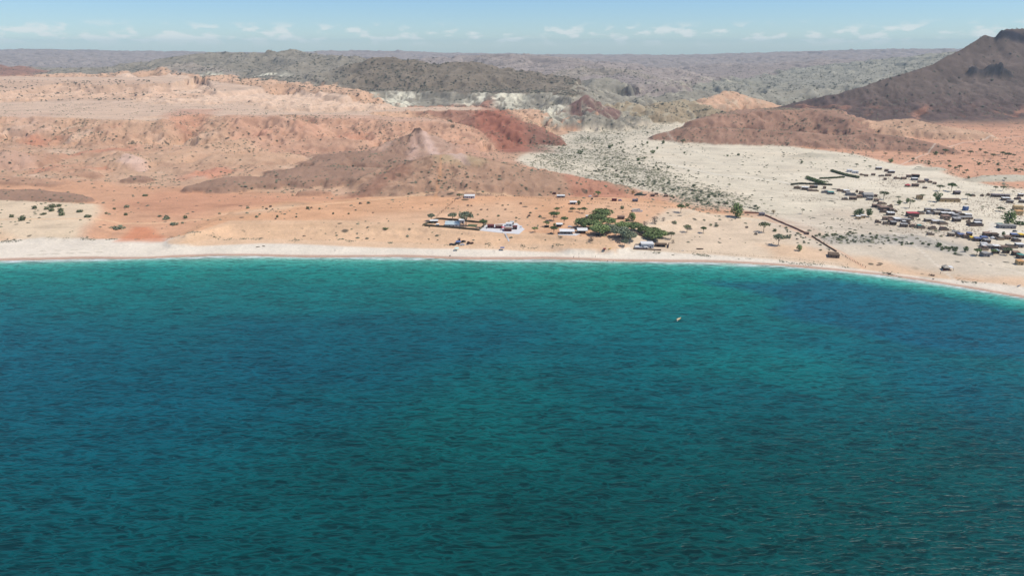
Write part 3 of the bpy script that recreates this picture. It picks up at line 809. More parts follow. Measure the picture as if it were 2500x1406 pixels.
# ------------------------------------------------------------------ builders
SC = scene.collection
def thing(name, label, cat, loc=(0, 0, 0), rotz=0.0, group=None, scale=None):
    o = bpy.data.objects.new(name, None)
    SC.objects.link(o)
    o.location = loc
    o.rotation_euler = (0, 0, rotz)
    if scale:
        o.scale = scale
    o['label'] = label
    o['category'] = cat
    if group:
        o['group'] = group
    return o
def part(name, me, parent=None, label=None, loc=None):
    o = bpy.data.objects.new(name, me)
    SC.objects.link(o)
    if parent is not None:
        o.parent = parent
    if loc is not None:
        o.location = loc
    if label:
        o['label'] = label
    return o
class MB:
    """collects shapes for one mesh"""
    def __init__(s):
        s.v, s.f = [], []
    def add(s, vs, fs):
        n = len(s.v)
        s.v += [tuple(v) for v in vs]
        s.f += [tuple(i + n for i in f) for f in fs]
        return s
    def box(s, cx, cy, cz, sx, sy, sz, rz=0.0, top=1.0, tilt=0.0):
        """cz is the underside; top scales the upper face; tilt lifts the back edge"""
        vs = []
        c, n = math.cos(rz), math.sin(rz)
        for zz, k in ((0, 1), (sz, top)):
            for a, b in ((-1, -1), (1, -1), (1, 1), (-1, 1)):
                x, y = a * sx / 2 * k, b * sy / 2 * k
                vs.append((cx + x * c - y * n, cy + x * n + y * c, cz + zz + tilt * (b + 1) / 2))
        return s.add(vs, [(3, 2, 1, 0), (4, 5, 6, 7), (0, 1, 5, 4), (1, 2, 6, 5), (2, 3, 7, 6), (3, 0, 4, 7)])
    def tube(s, p, q, r0, r1, n=5):
        p, q = Vector(p), Vector(q)
        d = (q - p).normalized()
        a = d.orthogonal().normalized()
        b = d.cross(a)
        vs = []
        for o, r in ((p, r0), (q, r1)):
            for i in range(n):
                t_ = 2 * math.pi * i / n
                vs.append(o + a * math.cos(t_) * r + b * math.sin(t_) * r)
        fs = [(i, (i + 1) % n, n + (i + 1) % n, n + i) for i in range(n)] + [tuple(range(n))[::-1], tuple(range(n, 2 * n))]
        return s.add(vs, fs)
    def blob(s, c, r, seed=0, nu=7, nv=4, rough=0.2):
        rr = random.Random(seed)
        vs, fs = [(c[0], c[1], c[2] - r[2])], []
        for j in range(1, nv):
            ph = -math.pi / 2 + math.pi * j / nv
            for i in range(nu):
                th = 2 * math.pi * i / nu + j * 0.4
                k = 1 + rr.uniform(-rough, rough)
                vs.append((c[0] + r[0] * math.cos(ph) * math.cos(th) * k, c[1] + r[1] * math.cos(ph) * math.sin(th) * k, c[2] + r[2] * math.sin(ph) * k))
        vs.append((c[0], c[1], c[2] + r[2]))
        for i in range(nu):
            fs.append((0, 1 + (i + 1) % nu, 1 + i))
        for j in range(nv - 2):
            for i in range(nu):
                a = 1 + j * nu
                fs.append((a + i, a + (i + 1) % nu, a + nu + (i + 1) % nu, a + nu + i))
        a = 1 + (nv - 2) * nu
        for i in range(nu):
            fs.append((a + i, a + (i + 1) % nu, len(vs) - 1))
        return s.add(vs, fs)
    def mesh(s, name, mat, smooth=False):
        me_ = bpy.data.meshes.new(name)
        me_.from_pydata(s.v, [], s.f)
        me_.materials.append(mat)
        if smooth:
            me_.polygons.foreach_set('use_smooth', [True] * len(me_.polygons))
        me_.update()
        return me_

MT = {}
for nm, rgb, kw in [
        ('stone_wall', (160, 140, 118), dict(var=0.35, scale=1.6, object_var=0.22)), ('dark_wall', (126, 108, 94), dict(var=0.3, scale=1.4, object_var=0.2)),
        ('tan_wall', (206, 178, 132), dict(var=0.15, scale=0.8)), ('white_wall', (228, 226, 220), dict(var=0.07, scale=0.7)), ('grey_wall', (150, 144, 140), dict(var=0.2, scale=1.2, object_var=0.15)),
        ('white_tin', (238, 234, 224), dict(var=0.12, scale=0.5, rough=0.5, object_var=0.08)), ('grey_tin', (164, 158, 148), dict(var=0.2, scale=0.6, rough=0.5, object_var=0.15)),
        ('pale_roof', (196, 208, 206), dict(var=0.1, scale=0.5, rough=0.6)), ('rust_roof', (150, 122, 104), dict(var=0.3, scale=0.9, object_var=0.15)), ('maroon_roof', (116, 62, 60), dict(var=0.22, scale=0.8)),
        ('maroon_wall', (122, 66, 62), dict(var=0.25, scale=0.8)), ('red_roof', (190, 78, 84), dict(var=0.12, scale=0.6)), ('crimson_cloth', (226, 70, 92), dict(var=0.06)), ('thatch', (112, 92, 72), dict(var=0.35, scale=2.5, object_var=0.15)),
        ('pale_thatch', (196, 184, 164), dict(var=0.2, scale=2.0)), ('dark_tarp', (58, 60, 50), dict(var=0.25, scale=0.8)), ('blue_tarp', (108, 122, 158), dict(var=0.12, scale=0.9)), ('yellow_tarp', (246, 206, 70), dict(var=0.08)),
        ('teal_tarp', (90, 150, 138), dict(var=0.15)), ('purple_roof', (126, 116, 120), dict(var=0.2, scale=0.8)), ('blue_tank', (84, 108, 154), dict(var=0.08, rough=0.5)), ('black', (26, 25, 27), dict(var=0.1)),
        ('shade_inside', (34, 30, 30), dict(var=0.1)), ('wood', (122, 96, 72), dict(var=0.25, scale=3)), ('dark_wood', (84, 60, 50), dict(var=0.25, scale=3)), ('paving', (226, 222, 216), dict(var=0.07, scale=0.4)),
        ('lawn', (92, 98, 66), dict(var=0.25, scale=0.6)), ('car_white', (238, 238, 238), dict(var=0.02, rough=0.3, spec=0.5)), ('car_dark', (48, 48, 52), dict(var=0.03, rough=0.3, spec=0.5)), ('car_blue', (110, 120, 170), dict(var=0.03, rough=0.35, spec=0.5)),
        ('glass', (28, 34, 40), dict(var=0.02, rough=0.12, spec=0.6)), ('tyre', (30, 29, 28), dict(var=0.05)), ('mint_cloth', (206, 240, 228), dict(var=0.04)), ('skin', (104, 70, 54), dict(var=0.05)), ('shirt_red', (150, 60, 58), dict(var=0.05)),
        ('shirt_dark', (52, 50, 60), dict(var=0.05)), ('shirt_pale', (200, 196, 186), dict(var=0.05)), ('hair', (24, 20, 18), dict(var=0.05)), ('goat', (58, 44, 36), dict(var=0.25, scale=3, object_var=0.3)), ('boat_hull', (222, 196, 130), dict(var=0.08)),
        ('boat_inside', (240, 228, 196), dict(var=0.05)), ('boat_dark', (96, 78, 60), dict(var=0.15)), ('bark', (96, 78, 62), dict(var=0.2, scale=2)), ('pale_bark', (150, 138, 124), dict(var=0.2, scale=2)), ('door_dark', (50, 42, 40), dict(var=0.1)),
        ('wall_red', (164, 120, 98), dict(var=0.25, scale=0.8)), ('brick_grey', (110, 104, 84), dict(var=0.2, scale=1.2)), ('yellow_plastic', (232, 196, 70), dict(var=0.05, rough=0.5)), ('orange_wall', (222, 168, 110), dict(var=0.1))]:
    MT[nm] = simple(nm, rgb, **kw)
def leafmat(name, rgb, var=0.35):
    m, t, b = newmat(name)
    geo_ = N(t, 'ShaderNodeNewGeometry')
    oi = N(t, 'ShaderNodeObjectInfo')
    n_ = ramp(t, noise(t, geo_.outputs['Position'], 0.55, 3, 0.6), 0.3, 0.7, 1 - var, 1 + var, False)
    n2 = ramp(t, geo_.outputs['Random Per Island'], 0, 1, 0.7, 1.3, False)
    f_ = M(t, 'MULTIPLY', M(t, 'MULTIPLY', n_, n2), ramp(t, oi.outputs['Random'], 0, 1, 0.8, 1.2, False))
    v_ = N(t, 'ShaderNodeVectorMath', operation='SCALE')
    v_.inputs[0].default_value = tuple(float(q) for q in alb(rgb))
    t.links.new(f_, v_.inputs['Scale'])
    t.links.new(v_.outputs[0], b.inputs['Base Color'])
    b.inputs['Roughness'].default_value = 0.7
    b.inputs['Specular IOR Level'].default_value = 0.2
    return m
LM = dict(green=leafmat('acacia_leaf', (116, 132, 80)), bright=leafmat('bright_leaf', (136, 150, 92)), grey=leafmat('grey_leaf', (146, 152, 120)), olive=leafmat('olive_leaf', (126, 132, 92)),
          dry=leafmat('dry_twig', (128, 116, 104)), ochre=leafmat('ochre_leaf', (160, 132, 72)), scrubc=leafmat('scrub_leaf', (128, 124, 98), 0.25), hillc=leafmat('hill_scrub_leaf', (94, 92, 76), 0.2))

def leaf_cloud(lobes, n, size, seed, mat, name):
    """lobes = (x,y,z,rx,ry,rz); many small leaf sprays spread through them"""
    g = np.random.default_rng(seed)
    L = np.array(lobes, dtype=float)
    wgt = L[:, 3] * L[:, 4] * np.maximum(L[:, 5], 0.05)
    wgt = wgt ** 0.75
    k = g.choice(len(L), n, p=wgt / wgt.sum())
    d = g.normal(size=(n, 3))
    d /= np.linalg.norm(d, axis=1)[:, None]
    r = g.uniform(0.35, 1.0, n) ** 0.45
    c = L[k, :3] + d * r[:, None] * L[k, 3:6]
    nrm = d * 0.6 + g.normal(size=(n, 3)) * 0.55 + np.array([0, 0, 0.5])
    nrm /= np.linalg.norm(nrm, axis=1)[:, None]
    a = np.cross(nrm, g.normal(size=(n, 3)))
    a /= np.linalg.norm(a, axis=1)[:, None]
    b_ = np.cross(nrm, a)
    s1 = (size * g.uniform(0.6, 1.4, n))[:, None]
    s2 = (size * g.uniform(0.5, 1.1, n))[:, None]
    v = np.stack([c - a * s1, c - b_ * s2 + nrm * s1 * 0.15, c + a * s1, c + b_ * s2 + nrm * s1 * 0.15], 1).reshape(-1, 3)
    f = [(4 * i, 4 * i + 1, 4 * i + 2, 4 * i + 3) for i in range(n)]
    me_ = bpy.data.meshes.new(name)
    me_.from_pydata(v.tolist(), [], f)
    me_.materials.append(mat)
    return me_
def trunk_mesh(h0, tips, r, mat, lean=0.0, name='trunk'):
    mb = MB()
    fork = Vector((lean, 0, h0))
    mb.tube((0, 0, -0.4), fork * 0.55, r * 1.25, r * 0.95, 6)
    mb.tube(fork * 0.55, fork, r * 0.95, r * 0.8, 6)
    for i, tp in enumerate(tips):
        tp = Vector(tp)
        mid = fork.lerp(tp, 0.5) + Vector((0, 0, 0.25 * (i % 2) + 0.1))
        mb.tube(fork, mid, r * 0.6, r * 0.38, 5)
        mb.tube(mid, tp, r * 0.38, r * 0.14, 4)
    return mb.mesh(name, mat)
PROTO = {}
def proto_umbrella(key, seed, leaf, bark='bark', nl=11, n=520, hh=0.62, thick=0.085, sz=0.042, clear=0.42):
    """unit width tree with a flat spreading crown"""
    g = random.Random(seed)
    lobes, tips = [], []
    for i in range(nl):
        a = i * 2.4 + g.uniform(-0.4, 0.4)
        rr = 0.36 * math.sqrt((i + 0.4) / nl)
        zc = hh - 0.16 * (rr / 0.36) ** 2 * 0.5 + g.uniform(-0.03, 0.03)
        s_ = g.uniform(0.14, 0.20)
        lobes.append((rr * math.cos(a), rr * math.sin(a), zc, s_, s_, thick * g.uniform(0.8, 1.25)))
        if i % 2 == 0:
            tips.append((rr * math.cos(a) * 0.9, rr * math.sin(a) * 0.9, zc - 0.04))
    PROTO[key] = (leaf_cloud(lobes, n, sz, seed, LM[leaf], 'crown'), trunk_mesh(hh * clear, tips, 0.022, MT[bark]))
def proto_round(key, seed, leaf, bark='bark', n=650, hh=0.80, sz=0.045, nl=13, rad=0.30, zlow=0.22, point=False):
    g = random.Random(seed)
    lobes, tips = [], []
    for i in range(nl):
        a = i * 2.4
        zc = zlow + (hh - zlow) * (i + 0.5) / nl
        k = math.sin(math.pi * min(max((zc - zlow * 0.5) / (hh * 1.02), 0.05), 0.95))
        if point:
            k = min(1.0, 0.25 + 1.1 * (zc - zlow) / (hh - zlow)) * (0.75 if zc > hh * 0.85 else 1)
        rr = rad * k * g.uniform(0.45, 1.0)
        s_ = g.uniform(0.12, 0.19)
        lobes.append((rr * math.cos(a), rr * math.sin(a), zc, s_, s_, s_ * 0.8))
        if i % 3 == 0:
            tips.append((rr * math.cos(a) * 0.8, rr * math.sin(a) * 0.8, zc))
    PROTO[key] = (leaf_cloud(lobes, n, sz, seed, LM[leaf], 'crown'), trunk_mesh(zlow * 1.0, tips, 0.03, MT[bark]))
proto_umbrella('umb1', 1, 'green')
proto_umbrella('umb2', 2, 'bright', nl=9, hh=0.55)
proto_umbrella('umb3', 3, 'olive', nl=10, hh=0.6, n=420)
proto_umbrella('flat', 4, 'olive', nl=12, hh=0.42, thick=0.05, n=420, clear=0.6)
proto_umbrella('pale', 5, 'grey', 'pale_bark', nl=13, hh=0.6, thick=0.11, n=560)
proto_umbrella('thin', 6, 'olive', nl=7, hh=0.66, n=180, thick=0.06)
proto_umbrella('grove1', 7, 'bright', nl=15, hh=0.46, thick=0.13, n=1700, clear=0.4, sz=0.036)
proto_umbrella('grove2', 8, 'bright', nl=15, hh=0.44, thick=0.14, n=1700, clear=0.4, sz=0.036)
proto_umbrella('grove3', 9, 'grey', nl=15, hh=0.48, thick=0.15, n=1500, clear=0.4, sz=0.036)
proto_round('round1', 11, 'green')
proto_round('round2', 12, 'bright', hh=0.7, zlow=0.16, rad=0.34)
proto_round('fan', 13, 'green', hh=0.85, zlow=0.28, rad=0.40, point=True)
proto_round('bare', 14, 'dry', 'pale_bark', n=300, hh=0.62, zlow=0.12, sz=0.03)
proto_round('ochre', 15, 'ochre', n=220, hh=0.6, sz=0.04)
proto_round('bush1', 16, 'olive', hh=0.42, zlow=0.06, n=260, sz=0.06, rad=0.36, nl=8)
proto_round('bush2', 17, 'grey', hh=0.36, zlow=0.05, n=240, sz=0.06, rad=0.38, nl=8)
proto_round('bush3', 18, 'green', hh=0.5, zlow=0.08, n=300, sz=0.055, rad=0.36, nl=9)
proto_round('bush4', 19, 'dry', hh=0.34, zlow=0.05, n=200, sz=0.055, rad=0.38, nl=7)
first_use = set()
def tree(px, py, wpx, kind, label, group=None, cat=None, name=None, rz=None, hs=1.0):
    p = on_ground(px, py)
    s_ = wpx * mpp(p)
    bush = kind.startswith('bush')
    if kind[:3] in ('umb', 'pal', 'thi') or kind == 'flat':
        hs = hs * 1.2
    o = thing(name or ('desert_shrub' if bush else 'acacia_tree'), label, cat or ('shrub' if bush else 'tree'), (p[0], p[1], p[2] - 0.02 * s_), random.uniform(0, 6.28) if rz is None else rz, group, (s_, s_, s_ * hs))
    cr, tr = PROTO[kind]
    part('crown', cr, o)
    part('trunk' if not bush else 'stem', tr, o)
    return o

def ground_patch(name, pts, h, mat, label=None, cat=None, struct=False, zz=None, inset=0.0):
    """a paved or planted slab standing a little proud of the ground, outline in surveyed points"""
    P = [on_ground(a, b) for a, b in pts]
    zt = (max(p[2] for p in P) if zz is None else zz) + h
    n = len(P)
    vs = [(p[0], p[1], zt) for p in P] + [(p[0], p[1], min(q[2] for q in P) - 0.6) for p in P]
    fs = [tuple(range(n))] + [(i, i + n, (i + 1) % n + n, (i + 1) % n) for i in range(n)]
    me_ = bpy.data.meshes.new(name)
    me_.from_pydata(vs, [], fs)
    me_.materials.append(mat)
    o = part(name, me_)
    if struct:
        o['kind'] = 'structure'
    else:
        o['label'] = label
        o['category'] = cat
    return o, zt

def hut(px, py, wpx, d, h, kind, wall, roof, label, rz=None, cat='hut', name='stone_hut', group=None, z0=None):
    p = on_ground(px, py)
    w_ = wpx * mpp(p) * 0.90
    if rz is None:
        rz = R(random.uniform(-14, 4))
    cx, cy = p[0], p[1] + d / 2
    zg = min(gz(cx + a * w_ / 2, cy + b_ * d / 2) for a in (-1, 0, 1) for b_ in (-1, 1)) if z0 is None else z0
    o = thing(name, label, cat, (cx, cy, zg), rz, group)
    W, Rf = MT[wall], MT[roof]
    top = h + 0.0
    wt = 0.28
    if kind in ('box', 'long', 'ruin', 'lean'):
        mb = MB()
        hb = 0.5
        if kind == 'ruin':
            mb.box(0, -d / 2 + wt / 2, -hb, w_, wt, h * 0.8 + hb).box(-w_ / 2 + wt / 2, wt / 2, -hb, wt, d - wt, h + hb).box(w_ / 2 - wt / 2, wt / 2, -hb, wt, d - wt, h * 0.6 + hb).box(0, d / 2 + wt / 2, -hb, w_ * 0.7, wt, h + hb)
            mb.box(w_ * 0.1, 0, -hb, wt, d - 2.1 * wt, h * 0.7 + hb)
            part('wall', mb.mesh('wall', W), o)
            part('roof', MB().box(-w_ * 0.2, 0.1, h * 1.01, w_ * 0.45, d * 0.7, 0.15, tilt=0.1).mesh('roof', Rf), o)
        else:
            mb.box(0, 0, -hb, w_, d, h + hb)
            part('wall', mb.mesh('wall', W), o)
            t2 = 0.25 if kind != 'lean' else 0.8
            part('roof', MB().box(0, 0, h + 0.004, w_ + 0.5, d + 0.5, 0.14, tilt=t2).mesh('roof', Rf), o)
            nd = 1 if w_ < 9 else 2
            for i in range(nd):
                dx = w_ * (-0.22 + 0.44 * i) if nd == 2 else w_ * 0.18
                part('door', MB().box(dx, -d / 2 - 0.02, 0.02, 0.95, 0.08, min(1.95, h * 0.85)).mesh('door', MT['door_dark']), o)
            if w_ > 4.5:
                for wx_ in ((-0.3,) if w_ < 9 else (-0.38, 0.02, 0.38)):
                    part('window', MB().box(w_ * wx_, -d / 2 - 0.015, h * 0.45, 0.9, 0.07, 0.7).mesh('window', MT['shade_inside']), o)
            # stones or sacks that hold the roof down
            if kind != 'long' and wall in ('stone_wall', 'dark_wall'):
                st = MB()
                g = random.Random(int(px * 7 + py))
                for i in range(4):
                    st.blob((g.uniform(-.4, .4) * w_, g.uniform(-.4, .4) * d, h + 0.2 + t2 * 0.5), (0.35, 0.3, 0.2), i, 5, 3)
                part('roof_stones', st.mesh('roof_stones', MT['stone_wall']), o)['kind'] = 'stuff'
    elif kind == 'court':
        mb = MB()
        hb = 0.5
        mb.box(0, -d / 2 + wt / 2, -hb, w_, wt, h * 0.75 + hb).box(-w_ / 2 + wt / 2, 0, -hb, wt, d - 2.02 * wt, h * 0.72 + hb).box(w_ / 2 - wt / 2, 0, -hb, wt, d - 2.02 * wt, h * 0.7 + hb).box(0, d / 2 - wt / 2, -hb, w_, wt, h * 0.78 + hb)
        part('yard_wall', mb.mesh('yard_wall', W), o)
        g = random.Random(int(px * 3 + py))
        sgn = g.choice((-1, 1))
        rw, rd_ = w_ * g.uniform(0.36, 0.5), d * g.uniform(0.5, 0.7)
        part('room', MB().box(sgn * (w_ / 2 - rw / 2 - 0.35), d / 2 - rd_ / 2 - 0.35, -hb, rw, rd_, h + hb).mesh('room', W), o)
        part('roof', MB().box(sgn * (w_ / 2 - rw / 2 - 0.35), d / 2 - rd_ / 2 - 0.35, h + 0.004, rw + 0.45, rd_ + 0.4, 0.13, tilt=0.25).mesh('roof', Rf), o)
        part('door', MB().box(sgn * (w_ / 2 - rw / 2 - 0.35), d / 2 - rd_ - 0.37, 0, 0.9, 0.07, 1.8).mesh('door', MT['door_dark']), o)
    elif kind == 'gable':
        mb = MB().box(0, 0, -0.5, w_, d, h + 0.5)
        mb.add([(-w_ / 2, -d / 2, h), (-w_ / 2, d / 2, h), (-w_ / 2, 0, h + d * 0.2), (w_ / 2, -d / 2, h), (w_ / 2, d / 2, h), (w_ / 2, 0, h + d * 0.2)], [(0, 2, 1), (3, 4, 5)])
        part('wall', mb.mesh('wall', W), o)
        e, rh, th = 0.4, d * 0.2, 0.12
        for sgn in (-1, 1):
            vs = []
            for zo in (0.02, th + 0.02):
                vs += [(-w_ / 2 - e, 0, h + rh + zo), (w_ / 2 + e, 0, h + rh + zo), (w_ / 2 + e, sgn * (d / 2 + e), h - rh * e / (d / 2) + zo), (-w_ / 2 - e, sgn * (d / 2 + e), h - rh * e / (d / 2) + zo)]
            part('roof', MB().add(vs, [(0, 1, 2, 3), (7, 6, 5, 4), (0, 4, 5, 1), (1, 5, 6, 2), (2, 6, 7, 3), (3, 7, 4, 0)]).mesh('roof', Rf), o)
        part('door', MB().box(w_ * 0.1, -d / 2 - 0.02, 0, 1.0, 0.08, 2.0).mesh('door', MT['door_dark']), o)
        for q in (-0.36, -0.18, 0.32):
            part('window', MB().box(w_ * q, -d / 2 - 0.015, h * 0.42, 0.9, 0.07, 0.8).mesh('window', MT['shade_inside']), o)
    elif kind == 'open':
        n_ = max(2, int(w_ / 3.2) + 1)
        for i in range(n_):
            for sy_ in (-1, 1):
                part('post', MB().tube((-w_ / 2 + 0.2 + (w_ - 0.4) * i / (n_ - 1), sy_ * (d / 2 - 0.2), -0.4), (-w_ / 2 + 0.2 + (w_ - 0.4) * i / (n_ - 1), sy_ * (d / 2 - 0.2), h), 0.09, 0.08, 6).mesh('post', MT[wall]), o)
        part('roof', MB().box(0, 0, h, w_ + 0.3, d + 0.3, 0.14, tilt=0.2).mesh('roof', Rf), o)
        part('back_wall', MB().box(0, d / 2 - 0.5, -0.4, w_ - 0.5, 0.2, h * 0.95 + 0.35).mesh('back_wall', W), o)
        part('table', MB().box(-w_ * 0.2, 0, 0, w_ * 0.25, 1.0, 0.8).mesh('table', MT['dark_wood']), o)
        part('table', MB().box(w_ * 0.22, 0.3, 0, w_ * 0.2, 1.0, 0.8).mesh('table', MT['dark_wood']), o)
    elif kind == 'round':
        mb = MB()
        n_ = 12
        vs = [(w_ / 2 * math.cos(6.283 * i / n_), d / 2 * math.sin(6.283 * i / n_), -0.4) for i in range(n_)] + [(w_ / 2 * math.cos(6.283 * i / n_), d / 2 * math.sin(6.283 * i / n_), h * 0.7) for i in range(n_)]
        part('wall', mb.add(vs, [(i, (i + 1) % n_, n_ + (i + 1) % n_, n_ + i) for i in range(n_)]).mesh('wall', W), o)
        vs = [(w_ * 0.55 * math.cos(6.283 * i / n_), d * 0.55 * math.sin(6.283 * i / n_), h * 0.66) for i in range(n_)] + [(0, 0, h * 1.15)] + [(0, 0, h * 0.6)]
        part('thatch_roof', MB().add(vs, [(i, (i + 1) % n_, n_) for i in range(n_)] + [((i + 1) % n_, i, n_ + 1) for i in range(n_)]).mesh('thatch_roof', Rf), o)
        part('door', MB().box(0, -d / 2 - 0.02, 0, 0.9, 0.1, h * 0.62).mesh('door', MT['door_dark']), o)
    return o

def run_wall(pts, h, th, mat, name, label, cat='wall', post=None, step=6.0):
    """a wall that follows the ground along surveyed points"""
    P = [on_ground(a, b) for a, b in pts]
    Q = []
    for a, b in zip(P[:-1], P[1:]):
        L_ = math.hypot(b[0] - a[0], b[1] - a[1])
        n_ = max(1, int(L_ / step))
        Q += [(a[0] + (b[0] - a[0]) * i / n_, a[1] + (b[1] - a[1]) * i / n_) for i in range(n_)]
    Q.append(P[-1][:2])
    vs, fs = [], []
    for i, q in enumerate(Q):
        a = Q[max(i - 1, 0)]
        b = Q[min(i + 1, len(Q) - 1)]
        tx, ty = b[0] - a[0], b[1] - a[1]
        l_ = math.hypot(tx, ty) + 1e-9
        nx, ny = -ty / l_ * th / 2, tx / l_ * th / 2
        zg = gz(*q)
        hh_ = h * (1 + 0.12 * math.sin(i * 2.7))
        vs += [(q[0] - nx, q[1] - ny, zg - 0.5), (q[0] + nx, q[1] + ny, zg - 0.5), (q[0] + nx, q[1] + ny, zg + hh_), (q[0] - nx, q[1] - ny, zg + hh_)]
    for i in range(len(Q) - 1):
        k = 4 * i
        for a, b in ((0, 1), (1, 2), (2, 3), (3, 0)):
            fs.append((k + a, k + b, k + 4 + b, k + 4 + a))
    fs += [(0, 3, 2, 1), tuple(4 * (len(Q) - 1) + i for i in range(4))]
    me_ = bpy.data.meshes.new(name)
    me_.from_pydata(vs, [], fs)
    me_.materials.append(mat)
    o = part(name, me_)
    if label:
        o['label'] = label
        o['category'] = cat
    return o, Q
POSTS = {}
def fence(pts, step, h, label, rad=0.10, tall_every=0, tall=1.7, jit=0.25, name='post_fence', wires=True, mat='wood'):
    P = [on_ground(a, b) for a, b in pts]
    o = thing(name, label, 'fence', P[0])
    key = (round(rad, 3), mat)
    if key not in POSTS:
        POSTS[key] = MB().tube((0, 0, -0.3), (0.03, 0, 1), rad * 1.1, rad * 0.85, 5).mesh('post', MT[mat])
    pos, k = [], 0
    for a, b in zip(P[:-1], P[1:]):
        L_ = math.hypot(b[0] - a[0], b[1] - a[1])
        n_ = max(1, int(L_ / step))
        for i in range(n_):
            t_ = i / n_
            x, y = a[0] + (b[0] - a[0]) * t_ + random.uniform(-jit, jit), a[1] + (b[1] - a[1]) * t_ + random.uniform(-jit, jit)
            pos.append((x, y, gz(x, y)))
    for k, q in enumerate(pos[:290]):
        hh_ = h * random.uniform(0.8, 1.15)
        if tall_every and k % tall_every == 0:
            hh_ = h * tall
        c = part('post', POSTS[key], o, loc=(q[0] - P[0][0], q[1] - P[0][1], q[2] - P[0][2]))
        c.scale = (1, 1, hh_)
        c.rotation_euler = (random.uniform(-.1, .1), random.uniform(-.1, .1), random.uniform(0, 6))
    if wires and len(pos) > 1:
        mb = MB()
        for a, b in zip(pos[:-1], pos[1:]):
            for f_ in (0.45, 0.85):
                A_ = (a[0] - P[0][0], a[1] - P[0][1], a[2] - P[0][2] + h * f_)
                B_ = (b[0] - P[0][0], b[1] - P[0][1], b[2] - P[0][2] + h * f_)
                mb.tube(A_, B_, 0.018, 0.018, 3)
        part('wire', mb.mesh('wire', MT['dark_wood']), o)
    return o

def car(px, py, rz, paint_, label, kind='car', name='parked_car', z0=None):
    p = on_ground(px, py)
    o = thing(name, label, 'pickup' if kind == 'pickup' else 'car', (p[0], p[1] + 0.9, gz(p[0], p[1] + 0.9) if z0 is None else z0), rz)
    B = MT[paint_]
    mb = MB().box(0, 0, 0.42, 4.4, 1.75, 0.5).box(0, 0, 0.30, 4.1, 1.6, 0.12)
    if kind == 'pickup':
        mb.box(-1.35, 0.80, 0.922, 1.65, 0.1, 0.36).box(-1.35, -0.80, 0.922, 1.65, 0.1, 0.36).box(-2.12, 0, 0.922, 0.1, 1.5, 0.36)
        part('body', mb.mesh('body', B), o)
        part('cabin', MB().box(0.25, 0, 0.924, 1.5, 1.6, 0.72, top=0.84).mesh('cabin', B), o)
        part('windscreen', MB().box(0.88, 0, 1.0, 0.34, 1.36, 0.5, top=0.75).mesh('windscreen', MT['glass']), o)
        for s_ in (-1, 1):
            part('side_window', MB().box(0.22, s_ * 0.735, 1.05, 1.0, 0.12, 0.42).mesh('side_window', MT['glass']), o)
    else:
        part('body', mb.mesh('body', B), o)
        part('cabin', MB().box(-0.35, 0, 0.924, 2.9, 1.6, 0.68, top=0.82).mesh('cabin', B), o)
        part('windscreen', MB().box(0.95, 0, 1.0, 0.34, 1.34, 0.46, top=0.7).mesh('windscreen', MT['glass']), o)
        for s_ in (-1, 1):
            part('side_window', MB().box(-0.4, s_ * 0.72, 1.05, 2.0, 0.14, 0.4).mesh('side_window', MT['glass']), o)
    for a in (-1.35, 1.35):
        for s_ in (-1, 1):
            part('wheel', MB().tube((a, s_ * 0.68, 0.36), (a, s_ * 0.93, 0.36), 0.37, 0.37, 10).mesh('wheel', MT['tyre']), o)
    return o

def boat(px, py, L_, rz, hull, inside, label, z0=None, name='rowing_boat', cat='boat'):
    p = on_ground(px, py)
    zz_ = p[2] if z0 is None else z0
    o = thing(name, label, cat, (p[0], p[1], zz_), rz)
    n_ = 9
    wv, out_, inn, bot = [], [], [], []
    for i in range(n_):
        t_ = i / (n_ - 1)
        x = (t_ - 0.5) * L_
        wd_ = 0.5 * 0.34 * L_ * (math.sin(math.pi * min(1, t_ * 0.9 + 0.18)) ** 0.6 if t_ < 0.98 else 0.06)
        zt = 0.10 * L_ + 0.05 * L_ * t_ ** 3
        out_.append((x, wd_, zt))
        inn.append((x * 0.93, wd_ * 0.80, zt - 0.01))
        bot.append((x * 0.90, wd_ * 0.55, 0.0 if z0 is None else -0.15))
    vs, fs = [], []
    for i in range(n_):
        a, b, c = out_[i], inn[i], bot[i]
        vs += [(c[0], -c[1], c[2]), (a[0], -a[1], a[2]), (b[0], -b[1], b[2]), (c[0], -c[1] * 0.8, c[2] + 0.14), (c[0], c[1] * 0.8, c[2] + 0.14), (b[0], b[1], b[2]), (a[0], a[1], a[2]), (c[0], c[1], c[2])]
    hullf, inf = [], []
    for i in range(n_ - 1):
        k, m_ = 8 * i, 8 * (i + 1)
        hullf += [(k, k + 1, m_ + 1, m_), (k + 1, k + 2, m_ + 2, m_ + 1), (k + 5, k + 6, m_ + 6, m_ + 5), (k + 6, k + 7, m_ + 7, m_ + 6), (k + 7, k, m_, m_ + 7)]
        inf += [(k + 2, k + 3, m_ + 3, m_ + 2), (k + 3, k + 4, m_ + 4, m_ + 3), (k + 4, k + 5, m_ + 5, m_ + 4)]
    e = 8 * (n_ - 1)
    hullf += [(7, 6, 1, 0), (e, e + 1, e + 6, e + 7)]
    part('hull', MB().add(vs, hullf).mesh('hull', MT[hull]), o)
    part('lining', MB().add(vs, inf).mesh('lining', MT[inside]), o)
    for i in (-0.18, 0.12):
        part('thwart', MB().box(i * L_, 0, 0.075 * L_, 0.06 * L_, 0.25 * L_, 0.04).mesh('thwart', MT['wood']), o)
    return o

